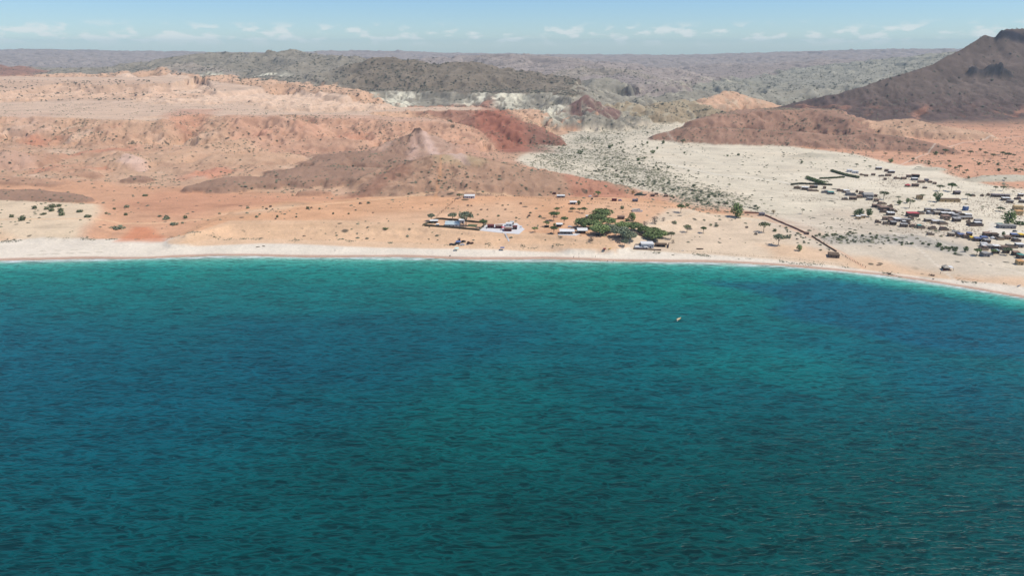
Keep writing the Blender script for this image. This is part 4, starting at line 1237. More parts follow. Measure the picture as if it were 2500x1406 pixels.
# people: one continuous skinned body, clothes as their own meshes
def skin_mesh(name, joints, edges, mat, lvl=1):
    me_ = bpy.data.meshes.new(name + '_frame')
    me_.from_pydata([j[:3] for j in joints], edges, [])
    ob = bpy.data.objects.new(name + '_tmp', me_)
    SC.objects.link(ob)
    ob.modifiers.new('skin', 'SKIN')
    if not me_.skin_vertices:
        bpy.context.view_layer.objects.active = ob
    lay = me_.skin_vertices[0].data if me_.skin_vertices else None
    if lay:
        for i, j in enumerate(joints):
            lay[i].radius = (j[3], j[4] if len(j) > 4 else j[3])
            lay[i].use_root = (i == 0)
    sb = ob.modifiers.new('sub', 'SUBSURF')
    sb.levels = lvl
    sb.render_levels = lvl
    dg = bpy.context.evaluated_depsgraph_get()
    m2 = bpy.data.meshes.new_from_object(ob.evaluated_get(dg))
    m2.name = name
    m2.materials.clear()
    m2.materials.append(mat)
    bpy.data.objects.remove(ob)
    return m2
stand_j = [(0, 0, 0.95, 0.14, 0.11), (0, 0, 1.2, 0.135, 0.1), (0, 0, 1.40, 0.15, 0.1), (0, 0, 1.5, 0.055), (0, -0.01, 1.60, 0.09, 0.10), (0, -0.01, 1.70, 0.07, 0.08),
           (-0.2, 0, 1.40, 0.055), (-0.27, 0.03, 1.13, 0.042), (-0.26, -0.06, 0.90, 0.033), (-0.26, -0.08, 0.80, 0.036),
           (0.2, 0, 1.40, 0.055), (0.28, 0.02, 1.13, 0.042), (0.30, -0.05, 0.90, 0.033), (0.30, -0.07, 0.80, 0.036),
           (-0.1, 0, 0.85, 0.085), (-0.12, -0.04, 0.48, 0.058), (-0.13, 0.03, 0.08, 0.042), (-0.13, -0.12, 0.035, 0.04),
           (0.1, 0, 0.85, 0.085), (0.13, 0.05, 0.48, 0.058), (0.15, 0.12, 0.08, 0.042), (0.16, -0.02, 0.035, 0.04)]
stand_e = [(0, 1), (1, 2), (2, 3), (3, 4), (4, 5), (2, 6), (6, 7), (7, 8), (8, 9), (2, 10), (10, 11), (11, 12), (12, 13), (0, 14), (14, 15), (15, 16), (16, 17), (0, 18), (18, 19), (19, 20), (20, 21)]
body_me = skin_mesh('body', stand_j, stand_e, MT['skin'])
def cloth_top(mat):
    return skin_mesh('shirt', [(0, 0, 1.18, 0.165, 0.13), (0, 0, 0.96, 0.165, 0.13), (0, 0, 1.36, 0.175, 0.125), (-0.2, 0, 1.39, 0.078), (-0.25, 0.02, 1.22, 0.07), (0.2, 0, 1.39, 0.078), (0.26, 0.015, 1.22, 0.07)],
                     [(0, 1), (0, 2), (2, 3), (3, 4), (2, 5), (5, 6)], mat)
def cloth_low(mat):
    return skin_mesh('shorts', [(0, 0, 0.97, 0.16, 0.135), (-0.1, 0, 0.84, 0.112), (-0.115, -0.02, 0.6, 0.1), (0.1, 0, 0.84, 0.112), (0.12, 0.03, 0.6, 0.1)], [(0, 1), (1, 2), (0, 3), (3, 4)], mat)
TOPS = {k: cloth_top(MT[k]) for k in ('shirt_red', 'shirt_dark', 'shirt_pale')}
LOWS = {k: cloth_low(MT[k]) for k in ('shirt_dark', 'shirt_pale')}
hair_me = MB().blob((0, 0.02, 1.71), (0.105, 0.115, 0.085), 3, 8, 5, 0.05).mesh('hair', MT['hair'], True)
def person(px, py, top, low, label, rz=None, sink=0.0, group=None):
    p = on_ground(px, py)
    o = thing('person', label, 'person', (p[0], p[1], p[2] - sink), random.uniform(0, 6.28) if rz is None else rz, group, (1.06, 1.06, 1.06))
    part('body', body_me, o)
    part('hair', hair_me, o)
    if top:
        part('shirt', TOPS[top], o)
    part('shorts', LOWS[low], o)
    return o
goat_me = skin_mesh('goat_body', [(-0.3, 0, 0.55, 0.17, 0.18), (0, 0, 0.53, 0.18, 0.19), (0.28, 0, 0.56, 0.16, 0.18), (0.45, 0, 0.72, 0.09), (0.55, 0, 0.86, 0.075), (0.70, 0, 0.80, 0.045), (-0.48, 0, 0.66, 0.03),
                                  (-0.33, 0.1, 0.38, 0.07), (-0.38, 0.1, 0.2, 0.035), (-0.34, 0.1, 0.0, 0.03), (-0.33, -0.1, 0.38, 0.07), (-0.38, -0.1, 0.2, 0.035), (-0.34, -0.1, 0.0, 0.03),
                                  (0.28, 0.1, 0.36, 0.06), (0.28, 0.1, 0.0, 0.03), (0.28, -0.1, 0.36, 0.06), (0.28, -0.1, 0.0, 0.03)],
                    [(0, 1), (1, 2), (2, 3), (3, 4), (4, 5), (0, 6), (0, 7), (7, 8), (8, 9), (0, 10), (10, 11), (11, 12), (2, 13), (13, 14), (2, 15), (15, 16)], MT['goat'])
def goat(px, py, label, group, s_=1.5):
    p = on_ground(px, py)
    o = thing('goat', label, 'goat', p, random.uniform(-1, 1), group, (s_, s_, s_))
    part('body', goat_me, o)
    part('ears', MB().box(0.53, 0.09, 0.90, 0.05, 0.12, 0.03).box(0.53, -0.09, 0.90, 0.05, 0.12, 0.03).mesh('ears', MT['hair']), o)
    return o

# ------------------------------------------------------------------ houses along the beach
# white house at the foot of the round hill
hut(1146, 485, 28, 8, 3.0, 'box', 'white_wall', 'white_tin', 'small white house with flat white roof at the foot of the round hill', 0.0, 'house', 'white_house')
tree(1121, 485, 15, 'umb3', 'small tree beside the white house at the foot of the round hill')
# walled compound
zc_ = max(gz(*on_ground(a, b)[:2]) for a, b in ((1060, 548), (1100, 552), (1150, 555)))
run_wall([(1032, 552), (1066, 536), (1110, 538.5), (1150, 543), (1188, 546), (1170, 563.5), (1100, 557), (1036, 552.5)], 2.0, 0.45, MT['brick_grey'], 'compound_wall', 'low dark brick wall enclosing the beach compound with the pale-roofed house')
hut(1104, 555, 37, 11, 2.9, 'gable', 'white_wall', 'pale_roof', 'largest house of the walled compound with a broad pale grey roof', -0.05, 'house', 'pale_roofed_house')
hut(1059, 546, 22, 6, 2.5, 'open', 'dark_wood', 'white_tin', 'open shelter with pinkish white roof in the corner of the walled compound', 0.05, 'shelter', 'open_shelter')
hut(1127, 546, 15, 4.5, 3.4, 'box', 'white_wall', 'white_tin', 'small white-roofed block half hidden under the compound trees', 0.0, 'outbuilding', 'white_outbuilding')
hut(1068, 553, 8, 3, 2.0, 'box', 'grey_wall', 'white_tin', 'tiny grey shed beside the open shelter inside the compound', 0.0, 'shed', 'grey_shed')
ground_patch('lawn', [(1139, 553), (1163, 554.5), (1166, 549), (1144, 547.5)], 0.10, MT['lawn'], 'dark green lawn patch inside the walled compound', 'lawn')
tree(1053, 540, 22, 'pale', 'grey-green acacia behind the open shelter at the compound corner')
tree(1105, 541, 26, 'pale', 'pale grey-green acacia behind the pale-roofed house')
tree(1138, 552, 42, 'pale', 'broadest grey-green acacia shading the end of the pale-roofed house')
tree(1180, 556, 24, 'umb1', 'green acacia at the seaward corner of the walled compound')
fence([(1065.7, 531), (1082, 516), (1100, 500), (1113.5, 488)], 3.0, 1.9, 'crooked stick fence climbing from the walled compound to the white house', 0.14, 4, 1.5, 0.5, wires=False, mat='dark_wood')
fence([(1170, 476), (1224, 478), (1284, 483), (1350, 487)], 3.2, 1.3, 'stick fence running inland from the white house along the hill foot', 0.13, 0, 1, 0.3, mat='dark_wood')
fence([(1320, 485.6), (1387, 490), (1439.5, 494.5), (1524.7, 500), (1648.6, 508), (1705, 512), (1759.5, 517.7), (1853, 521)], 3.0, 1.4, 'long post fence between the round hill and the big round tree', 0.12, 0, 1, 0.2, mat='dark_wood')
# maroon huts on white paving
pave, zp = ground_patch('terrace_paving', [(1187, 549), (1262, 545), (1281, 560), (1267, 572), (1224, 569), (1170, 563)], 0.12, MT['paving'], 'white paved terrace under the maroon beach huts', 'terrace')
def bh(px, py, w_, d_, lab, rz=-0.05, roof='rust_roof', kind='box', wall='maroon_wall', nm='beach_hut', h=2.6, cat='hut'):
    return hut(px, py, w_, d_, h, kind, wall, roof, lab, rz, cat, nm, None, zp)
bh(1198, 557.5, 17.5, 4.5, 'maroon beach hut with an arched opening nearest the walled compound', roof='maroon_roof')
bh(1218, 558.5, 19, 4.5, 'second maroon beach hut counted from the walled compound')
bh(1240, 565.5, 20, 5, 'maroon beach hut closest to the edge of the bluff')
bh(1257, 561, 12, 5, 'dark maroon hut with tables beside the white car', roof='maroon_roof', wall='dark_wall')
bh(1243, 553.5, 17, 5, 'pale tin-roofed kitchen block behind the maroon huts', roof='white_tin', wall='white_wall')
bh(1250, 549.5, 9, 3.5, 'small greenish white roof behind the maroon huts', roof='pale_roof', wall='dark_wall')
def parasol(px, py, r, h, mat, label, z0=None, name='parasol', square=True):
    p = on_ground(px, py)
    o = thing(name, label, 'canopy' if square else 'parasol', (p[0], p[1], p[2] if z0 is None else z0), 0.0)
    n_ = 4 if square else 8
    off = math.pi / 4 if square else 0
    vs = [(r * math.cos(off + 6.2832 * i / n_), r * math.sin(off + 6.2832 * i / n_), h) for i in range(n_)] + [(0, 0, h + 0.5)] + [(r * .97 * math.cos(off + 6.2832 * i / n_), r * .97 * math.sin(off + 6.2832 * i / n_), h - 0.25) for i in range(n_)]
    fs = [(i, (i + 1) % n_, n_) for i in range(n_)] + [(i, n_ + 1 + i, n_ + 1 + (i + 1) % n_, (i + 1) % n_) for i in range(n_)]
    part('cloth', MB().add(vs, fs).mesh('cloth', MT[mat]), o)
    if square:
        for i in range(4):
            a = off + 6.2832 * i / 4
            part('leg', MB().tube((r * .93 * math.cos(a), r * .93 * math.sin(a), -0.1), (r * .93 * math.cos(a), r * .93 * math.sin(a), h - 0.1), 0.05, 0.05, 5).mesh('leg', MT['white_wall']), o)
    else:
        part('pole', MB().tube((0, 0, -0.1), (0, 0, h + 0.4), 0.05, 0.04, 6).mesh('pole', MT['wood']), o)
    return o
parasol(1229, 561, 2.6, 2.4, 'crimson_cloth', 'crimson cloth canopy between the maroon beach huts', zp, 'red_canopy')
parasol(1115, 611.5, 2.7, 2.5, 'mint_cloth', 'pale mint beach canopy below the parked pickups', None, 'beach_canopy')
parasol(1226.5, 610.5, 2.7, 2.5, 'blue_tarp', 'blue beach canopy standing alone on the sand', None, 'beach_canopy')
parasol(1476, 612, 1.5, 2.1, 'shirt_red', 'dark red parasol on the beach below the grove', None, 'parasol', False)
car(1272, 556, 1.35, 'car_white', 'white car parked at the end of the paved terrace', z0=None)
steps = MB()
sa, sb_ = on_ground(1233, 571), on_ground(1240, 589)
for i in range(22):
    t_ = i / 21
    x, y = sa[0] + (sb_[0] - sa[0]) * t_ + 1.2 * math.sin(t_ * 2.4), sa[1] + (sb_[1] - sa[1]) * t_
    steps.box(x, y, gz(x, y) - 0.3, 1.5, 1.1, 0.42, rz=0.2)
o = part('beach_steps', steps.mesh('beach_steps', MT['paving']))
o['label'] = 'pale steps curving down the bluff from the paved terrace'
o['category'] = 'steps'
for x in (1143.2, 1145.4):
    p = on_ground(x, 572)
    o = thing('tall_pole', 'one of two pale poles standing side by side below the walled compound', 'pole', p, 0, 'pair of pale poles')
    part('shaft', MB().tube((0, 0, -0.4), (0, 0, 4.2), 0.10, 0.07, 6).mesh('shaft', MT['pale_thatch']), o)

# vehicles and gear at the back of the beach
car(1102, 599, 0.25, 'car_dark', 'black car at the seaward end of the row of beach vehicles', name='black_car')
car(1129, 600, 0.1, 'car_white', 'white pickup with dark bed beside the blue tarp tent', 'pickup', 'white_pickup')
car(1131.5, 592.5, 0.2, 'car_dark', 'dark car with pale roof load behind the white pickup', name='dark_car')
o = hut(1118.5, 597, 13, 4.5, 2.2, 'open', 'black', 'blue_tarp', 'camp shelter under a blue tarp between the beach vehicles', 0.1, 'shelter', 'tarp_shelter')
hut(1121.5, 589, 5, 2, 2.2, 'box', 'dark_wall', 'rust_roof', 'small brown cabin behind the blue tarp shelter', 0, 'cabin', 'brown_cabin')
p = on_ground(1107.5, 599)
o = thing('net_rack', 'jumble of dark poles and nets beside the blue tarp shelter', 'rack', p)
for i in range(7):
    part('pole', MB().tube((random.uniform(-2, 2.5), random.uniform(-1, 1.5), -0.2), (random.uniform(-2, 2.5), random.uniform(-1, 1.5), random.uniform(1, 2.6)), 0.1, 0.08, 5).mesh('pole', MT['black']), o)
part('net', MB().blob((0.5, 0.4, 0.4), (2.4, 1.0, 0.7), 5, 9, 5, 0.3).mesh('net', MT['black']), o)
p = on_ground(1147, 596)
o = thing('brush_shelter', 'dark brown brushwood shelter heaped beside the beach vehicles', 'shelter', p)
part('heap', MB().blob((-1.2, 0.5, 0.9), (1.9, 1.5, 1.6), 8, 9, 5, 0.25).blob((1.9, 0.7, 0.6), (2.0, 1.3, 1.2), 9, 9, 5, 0.25).mesh('heap', MT['dark_wood']), o)
for i in range(3):
    part('pole', MB().tube((-1 + i * 0.7, 0, 0), (-1.4 + i * 0.9, 0.4, 3.0), 0.12, 0.07, 5).mesh('pole', MT['dark_wood']), o)
boat(1142, 597.5, 3.4, 0.1, 'car_white', 'white_wall', 'small white kayak on the sand beside the brushwood shelter', name='kayak')
boat(630, 603, 3.6, 0.3, 'boat_dark', 'shade_inside', 'grey boat on the lonely beach, the one with its bow to the water')
boat(644, 601.5, 3.6, -0.5, 'boat_dark', 'boat_dark', 'grey boat on the lonely beach, pulled up beside its twin and higher')
boat(1490, 607, 3.4, 0.5, 'yellow_plastic', 'yellow_plastic', 'yellow kayak above the beach below the grove', name='kayak')
boat(1709, 608.5, 6.5, -0.12, 'boat_dark', 'dark_wood', 'long brown boat lying behind the beach beyond the white villa')
boat(2146, 648, 4.0, -0.2, 'boat_dark', 'dark_wood', 'brown boat at the end of the thorn fence')
boat(2489, 698, 4.6, 0.5, 'car_white', 'grey_wall', 'whitish boat on the curving beach below the village')
boat(1667, 612, 2.6, 0.2, 'car_white', 'white_wall', 'tiny white dinghy beside the first post of the beach fence')
boat(1658, 779.5, 5.4, 0.85, 'boat_hull', 'boat_inside', 'small cream boat floating alone on the open water', z0=0.02)
o = thing('buoy', 'white mooring buoy floating beside the cream boat', 'buoy', on_ground(1653.4, 783.5))
part('float', MB().blob((0, 0, 0.1), (0.42, 0.42, 0.38), 1, 10, 6, 0.0).mesh('float', MT['white_wall'], True), o)

# restaurant and grove
hut(1366, 555, 17, 6, 2.8, 'open', 'dark_wood', 'white_tin', 'open white-roofed shed behind the beach restaurant', -0.05, 'shelter', 'open_shed')
hut(1385, 573, 40, 9, 3.0, 'open', 'white_wall', 'white_tin', 'beach restaurant veranda with a striped white roof', -0.04, 'restaurant', 'beach_restaurant')
hut(1423, 571.5, 28, 10, 3.2, 'open', 'dark_wall', 'white_tin', 'second restaurant building with a plain white roof at the grove edge', -0.03, 'restaurant', 'beach_restaurant')
ground_patch('restaurant_terrace', [(1362, 574), (1405, 576), (1416, 572), (1416, 570), (1364, 571)], 0.25, MT['paving'], 'white terrace strip in front of the striped restaurant roof', 'terrace')
car(1392, 556, 0.1, 'car_white', 'white car parked behind the restaurant roofs')
hut(1434.5, 533, 9, 3.5, 2.4, 'box', 'grey_wall', 'white_tin', 'little white-roofed hut at the inland tip of the grove', 0, 'hut', 'white_roofed_hut')
hut(1460, 577, 10, 3.5, 2.2, 'open', 'dark_wood', 'grey_tin', 'small grey shade roof under the seaward grove trees', 0, 'shelter', 'shade_roof')
hut(1400, 500, 19, 6, 2.8, 'open', 'white_wall', 'white_tin', 'white-roofed pillared house just below the long fence', 0.0, 'house', 'pillared_house')
tree(1413, 500, 13, 'bush3', 'dark green bush at the end of the pillared house', hs=1.5)
hut(1369.5, 483, 21, 5, 2.4, 'long', 'grey_wall', 'white_tin', 'long shed with a white roof just inland of the fence', -0.02, 'shed', 'long_shed')
hut(1354, 475, 7, 2.5, 2.4, 'box', 'maroon_wall', 'rust_roof', 'small maroon hut beside the long white-roofed shed', 0, 'hut', 'maroon_hut')
car(1441, 481, 0.6, 'car_white', 'white truck parked beside a tree below the round hill', 'pickup', 'white_truck')
tree(1459.5, 480.5, 18, 'umb2', 'bright green tree beside the parked white truck')
hut(1445.5, 487.5, 5, 2, 1.6, 'box', 'dark_wall', 'rust_roof', 'small dark crate-like hut below the white truck', 0, 'hut', 'dark_crate_hut')
o = thing('wreckage', 'row of dark scrap lying inland of the fence', 'scrap heap', on_ground(1467, 487))
for i in range(9):
    part('scrap', MB().box(-6 + i * 1.6, random.uniform(-.5, .5), -0.1, random.uniform(.6, 1.5), 0.8, random.uniform(.4, 1.2), rz=random.uniform(0, 2)).mesh('scrap', MT['dark_wall']), o)
hut(1500, 491.5, 12.5, 3, 2.4, 'box', 'maroon_wall', 'maroon_roof', 'rust-brown container hut beside the bluish pickup', 0, 'hut', 'container_hut')
car(1514, 491, 0.1, 'car_blue', 'bluish pickup parked beside the rust-brown container hut', 'pickup', 'blue_pickup')
hut(1551, 493, 14, 3.5, 2.4, 'box', 'grey_wall', 'purple_roof', 'low grey hut with purplish roof inland of the fence', 0, 'hut', 'grey_hut')
o = thing('dark_tent', 'large dark tarpaulin tent beside the ochre tree at the hill tip', 'tent', on_ground(1561, 477))
part('canvas', MB().add([(-7, -3, -0.2), (7, -2.5, -0.2), (7.5, 3, -0.2), (-6.5, 3, -0.2), (-2, 0, 3.4), (2.5, 0.5, 2.6)], [(0, 1, 5, 4), (1, 2, 5), (2, 3, 4, 5), (3, 0, 4)]).mesh('canvas', MT['dark_tarp']), o)
part('wall', MB().box(6.8, 0.5, -0.3, 4.0, 2.6, 1.7).mesh('wall', MT['dark_wall']), o)
tree(1545, 474, 12, 'ochre', 'ochre-leaved little tree beside the dark tarpaulin tent', hs=1.1)
hut(1594, 480.5, 10, 4, 2.6, 'box', 'dark_wall', 'rust_roof', 'brown hut nearest the dark tent beside the shrubby valley', 0, 'hut', 'brown_hut')
hut(1603, 476, 8.5, 3, 1.8, 'box', 'dark_wall', 'rust_roof', 'low brown hut behind the one nearest the dark tent', 0, 'hut', 'brown_hut')
hut(1627, 481, 8.5, 3, 2.2, 'box', 'stone_wall', 'rust_roof', 'outlying brown hut at the edge of the shrubby valley', 0, 'hut', 'brown_hut')
hut(1557, 518, 27, 7, 2.2, 'ruin', 'white_wall', 'pale_thatch', 'pale ruined walls inland of the grove', -0.05, 'ruin', 'ruined_house')
hut(1516.5, 536, 18.5, 4, 2.8, 'box', 'dark_wall', 'rust_roof', 'rusty brown house beside the round green tree inland of the grove', -0.05, 'house', 'rusty_house')
# white villa below the grove
hut(1581, 606.5, 33, 8, 4.2, 'box', 'white_wall', 'white_wall', 'white two-room villa on the beach below the grove', -0.02, 'villa', 'white_villa')
hut(1577, 608, 10, 2.5, 1.6, 'box', 'white_wall', 'paving', 'white porch block in front of the beach villa', -0.02, 'porch', 'white_porch')
hut(1614.5, 603.5, 32, 5.5, 2.3, 'open', 'dark_wood', 'thatch', 'long brown pergola joined to the white villa', -0.08, 'pergola', 'brown_pergola')
run_wall([(1547, 608.5), (1575, 610), (1600, 611), (1614, 612)], 1.2, 0.4, MT['dark_wall'], 'garden_wall', 'low brown wall along the seaward side of the villa')
run_wall([(1547, 608.5), (1551, 598), (1565, 598)], 1.0, 0.35, MT['grey_wall'], 'terrace_wall', 'grey terrace wall at the grove side of the villa')
ground_patch('villa_terrace', [(1549, 607), (1566, 608), (1566, 600), (1553, 600)], 0.15, MT['paving'], 'pale terrace floor beside the white villa', 'terrace')
run_wall([(1631, 606), (1633, 597)], 2.0, 0.6, MT['dark_wood'], 'reed_screen', 'dark reed screen at the end of the brown pergola', 'screen')
run_wall([(1549, 571), (1560, 575), (1572, 579)], 2.2, 0.5, MT['dark_wall'], 'boundary_wall', 'dark boundary wall half hidden beneath the grove')
# the grove and scattered acacias
for a in [
        (1472, 533, 44, 'grove1', 'topmost bright green acacia of the grove, furthest inland'), (1456, 543, 40, 'grove1', 'bright green grove acacia just below the topmost one'),
        (1425, 557, 45, 'grove2', 'large dark green grove acacia above the plain white restaurant roof'), (1450, 558, 40, 'grove2', 'dense green acacia in the heart of the grove'),
        (1486, 551, 35, 'grove1', 'rounded acacia standing inland on the shrub side of the grove'), (1463, 573, 46, 'grove2', 'broad green acacia behind the small grey shade roof'),
        (1486, 568, 36, 'grove3', 'greyish acacia in the middle of the grove'), (1520, 562, 38, 'grove2', 'green acacia in the inland half of the grove, beside the greyish ones'),
        (1514, 580, 46, 'grove3', 'grey-green acacia spreading at the seaward front of the grove'), (1534, 587, 40, 'grove3', 'lowest grey-green acacia hanging over the beach bluff'),
        (1548, 563, 38, 'grove2', 'dark acacia where the grove meets the dead grey trees'), (1574, 571, 34, 'grove2', 'acacia behind the dark boundary wall'),
        (1594, 576, 38, 'grove1', 'green acacia in the far arm of the grove above the villa'), (1614, 580, 32, 'grove1', 'green acacia last but one at the open end of the grove'),
        (1594, 588, 44, 'grove1', 'wide green acacia directly inland of the white villa'), (1638, 584, 23, 'umb3', 'small acacia last at the open end of the grove'),
        (1525, 602, 22, 'pale', 'grey-green tree on the bluff nearest the villa terrace'), (1444, 589, 22, 'bare', 'bare grey tree on the bluff below the plain restaurant roof'),
        (1643, 594, 14, 'bare', 'dry shrubby tree beside the reed screen'), (1574, 553, 21, 'bare', 'leafless grey tree nearest the grove'),
        (1598, 546, 28, 'bare', 'larger leafless grey tree inland of the grove'), (1620, 540, 15, 'bare', 'thin bare sapling beyond the leafless grey trees'),
        (1543, 539, 27, 'round2', 'round green tree beside the rusty brown house'), (1531, 540, 14, 'bush3', 'low green bush against the round tree by the rusty house'),
        (1360, 519.5, 18, 'umb2', 'acacia furthest inland of the group behind the restaurant'), (1360, 530, 17, 'umb2', 'middle acacia of the three stacked behind the restaurant'),
        (1352, 539, 27, 'umb1', 'wide acacia on the hill side behind the restaurant'), (1334, 554, 19, 'umb2', 'acacia shading a dark vehicle on the hill side of the restaurant'),
        (1377, 548, 23, 'umb1', 'flat-topped acacia beside the open white-roofed shed'), (1353.5, 553, 10, 'round1', 'small round tree touching the open white-roofed shed'),
        (1352, 571, 23, 'umb1', 'acacia with a dark shadow at the end of the striped restaurant'), (1397, 517, 18, 'flat', 'flat little acacia alone on the pale slope above the restaurant'),
        (1414, 518, 12, 'umb1', 'small acacia beside its larger neighbour above the grove'), (1426, 521, 18, 'umb1', 'larger of two touching acacias above the grove'),
        (1306, 567.5, 18, 'umb2', 'lone acacia just past the paved terrace'), (1662, 519, 24, 'umb1', 'acacia beside the long fence between grove and big round tree'),
        (1678, 504, 14, 'bush3', 'round green bush on the red wash beside the fence'), (1798, 530, 44, 'round2', 'biggest round green tree standing beside the long wall'),
        (1677, 567, 23, 'umb3', 'twin-crowned acacia with rubble at its foot, nearer the grove'), (1717, 569, 19, 'umb1', 'acacia with a small wall at its foot beyond the twin-crowned one'),
        (1864, 567, 31, 'umb3', 'spreading grey-green acacia on the flat below the gate hut'), (1900, 599, 34, 'pale', 'wind-bent grey acacia near the beach between fence and wall'),
        (1951, 612, 20, 'round2', 'low round bright green tree behind the beach fence'), (1958, 522, 14, 'thin', 'thin lone acacia standing beside the village track'),
        (1751, 520, 10, 'thin', 'spindly green tree on the fence line'), (1888, 522, 15, 'ochre', 'dry ochre thatch-like tree beyond the gate hut')]:
    tree(a[0], a[1], a[2] * (1.18 if a[3].startswith('grove') else 1.0), a[3], a[4], hs=0.82 if a[3].startswith('grove') else 1.0)
hut(1335, 556, 11, 2.5, 1.4, 'box', 'black', 'dark_tarp', 'dark covered vehicle beneath the acacia by the restaurant', 0.1, 'vehicle', 'covered_vehicle')

# gate hut and long walls
hut(1861, 527.5, 14, 4, 2.8, 'box', 'grey_wall', 'purple_roof', 'small gate hut where the long walls meet', -0.1, 'hut', 'gate_hut')
run_wall([(1868, 527), (1900, 541), (1940, 558), (1968, 571)], 1.6, 0.45, MT['wall_red'], 'boundary_wall', 'long straight red-brown wall from the gate hut towards the sea')
run_wall([(1818, 521), (1853, 521.5)], 1.8, 0.4, MT['wall_red'], 'boundary_wall', 'short red-brown wall between the big round tree and the gate hut')
hut(1972, 573, 9, 3, 2.0, 'box', 'dark_wall', 'rust_roof', 'little brown hut at the seaward end of the straight wall', -0.3, 'hut', 'brown_hut')
run_wall([(1982, 577), (2000, 589), (2022, 603), (2042, 615)], 1.2, 0.6, MT['wood'], 'brush_fence', 'brushwood fence continuing the wall down to the seaward shed', 'fence')
hut(2039.5, 630, 26, 8, 3.0, 'box', 'dark_wall', 'thatch', 'dark block shed at the beach end of the brushwood fence', -0.25, 'shed', 'dark_shed')
fence([(2054, 621), (2070, 631), (2085, 639), (2104, 649)], 1.6, 1.2, 'ragged stake fence running from the dark shed onto the beach', 0.16, 0, 1, 0.4, mat='dark_wood')
fence([(1640, 612), (1737, 617.5), (1840.6, 626.5), (1906, 630.5), (1975.5, 637), (2041, 645.5), (2082, 651)], 3.4, 0.8, 'widely spaced post fence along the top of the beach', 0.10, 10, 3.4, 0.2)

# people and animals on the sand
person(1413.4, 622.5, 'shirt_dark', 'shirt_dark', 'person walking on the beach above the pair at the waterline')
person(1413.4, 629.5, 'shirt_red', 'shirt_dark', 'person at the waterline directly below the upper walker')
person(1400.7, 629.5, None, 'shirt_dark', 'bare-chested person standing seaward of the striped restaurant')
person(1453.7, 629, 'shirt_dark', 'shirt_dark', 'person alone at the waterline below the grove')
person(1465, 639, None, 'shirt_dark', 'bather in the shallows below the grove, nearest the lone walker', sink=0.9)
person(1483, 638.5, None, 'shirt_dark', 'bather in the shallows between two other bathers', sink=0.8)
person(1497, 638.5, None, 'shirt_pale', 'bather in the shallows farthest along towards the villa', sink=0.8)
person(1272, 641, None, 'shirt_dark', 'swimmer alone in the water below the paved terrace', sink=1.0)
person(1204, 615.5, 'shirt_pale', 'shirt_dark', 'one of two people sitting close to the blue beach canopy', group='pair near the blue canopy')
person(1208, 616, 'shirt_red', 'shirt_dark', 'person in red close to the blue beach canopy', group='pair near the blue canopy')
person(818, 613, 'shirt_dark', 'shirt_dark', 'solitary person on the empty stretch of beach')
person(1478.5, 609, 'shirt_red', 'shirt_dark', 'person in red beside the dark red parasol')
person(1188, 560, 'shirt_dark', 'shirt_dark', 'person standing on the white paving beside the first maroon hut')
person(2004.7, 645.5, 'shirt_dark', 'shirt_dark', 'taller of two people walking on the beach before the dark shed')
person(2009.6, 645.5, 'shirt_pale', 'shirt_dark', 'smaller of two people walking on the beach before the dark shed')
person(2106, 649.5, 'shirt_dark', 'shirt_pale', 'person at the lower end of the stake fence')
person(2113, 654, 'shirt_red', 'shirt_dark', 'person in red on the open sand past the stake fence')
person(2296, 668.5, 'shirt_dark', 'shirt_dark', 'person on the sand seaward of the thatched beach hut')
person(2175, 673, 'shirt_dark', 'shirt_dark', 'herder standing among the dark animals near the waterline')
person(2249.5, 563, 'shirt_dark', 'shirt_dark', 'person walking below the village court houses')
person(2251, 571, 'shirt_red', 'shirt_dark', 'person in red on the sand between village and stony ground')
person(1702, 501, 'shirt_dark', 'shirt_dark', 'person on the red wash near the round bush')
person(1729, 505, 'shirt_dark', 'shirt_pale', 'person crossing the red wash towards the big round tree')
for i, (a, b) in enumerate(((2167, 669.5), (2169.5, 670), (2172, 670), (2173.5, 669))):
    goat(a, b, 'dark goat in the small huddle around the herder', 'goats with the herder')
for i, (a, b) in enumerate(((2268.5, 672.5), (2272, 673), (2274, 673), (2276.5, 674), (2278, 674.5), (2280, 674.5))):
    goat(a, b, 'dark goat in the line below the thatched beach hut', 'goats in a line')
goat(2278, 682.5, 'lone dark goat at the water side of the line of goats', None)
goat(1098.5, 626, 'brown dog-sized goat at the water edge below the mint canopy', None)

# thatched beach hut
p = on_ground(2314.5, 661)
k_ = mpp(p)
o = thing('thatched_beach_hut', 'beach hut with a pyramid thatch roof and dark open sides', 'hut', (p[0], p[1] + 2.5, gz(p[0], p[1] + 2.5)), -0.15)
part('thatch_roof', MB().add([(-3.3, -3, 2.3), (1.2, -3, 2.3), (1.4, 3, 2.3), (-3.2, 3, 2.3), (-0.6, 0, 4.6)], [(0, 1, 4), (1, 2, 4), (2, 3, 4), (3, 0, 4), (3, 2, 1, 0)]).mesh('thatch_roof', MT['pale_thatch']), o)
part('side_roof', MB().box(3.0, 0, 2.32, 3.0, 5, 0.2, tilt=0.4).mesh('side_roof', MT['white_tin']), o)
part('low_wall', MB().box(-2.2, -2.6, -0.4, 2.6, 0.25, 1.3).box(1.7, -2.6, -0.4, 2.4, 0.25, 1.3).mesh('low_wall', MT['maroon_wall']), o)
part('back_wall', MB().box(0.6, 2.5, -0.4, 7.0, 0.25, 2.7).mesh('back_wall', MT['dark_wood']), o)
for a in (-3.0, -0.6, 1.2, 4.2):
    part('post', MB().tube((a, -2.8, -0.3), (a, -2.8, 2.4), 0.12, 0.12, 6).mesh('post', MT['dark_wood']), o)

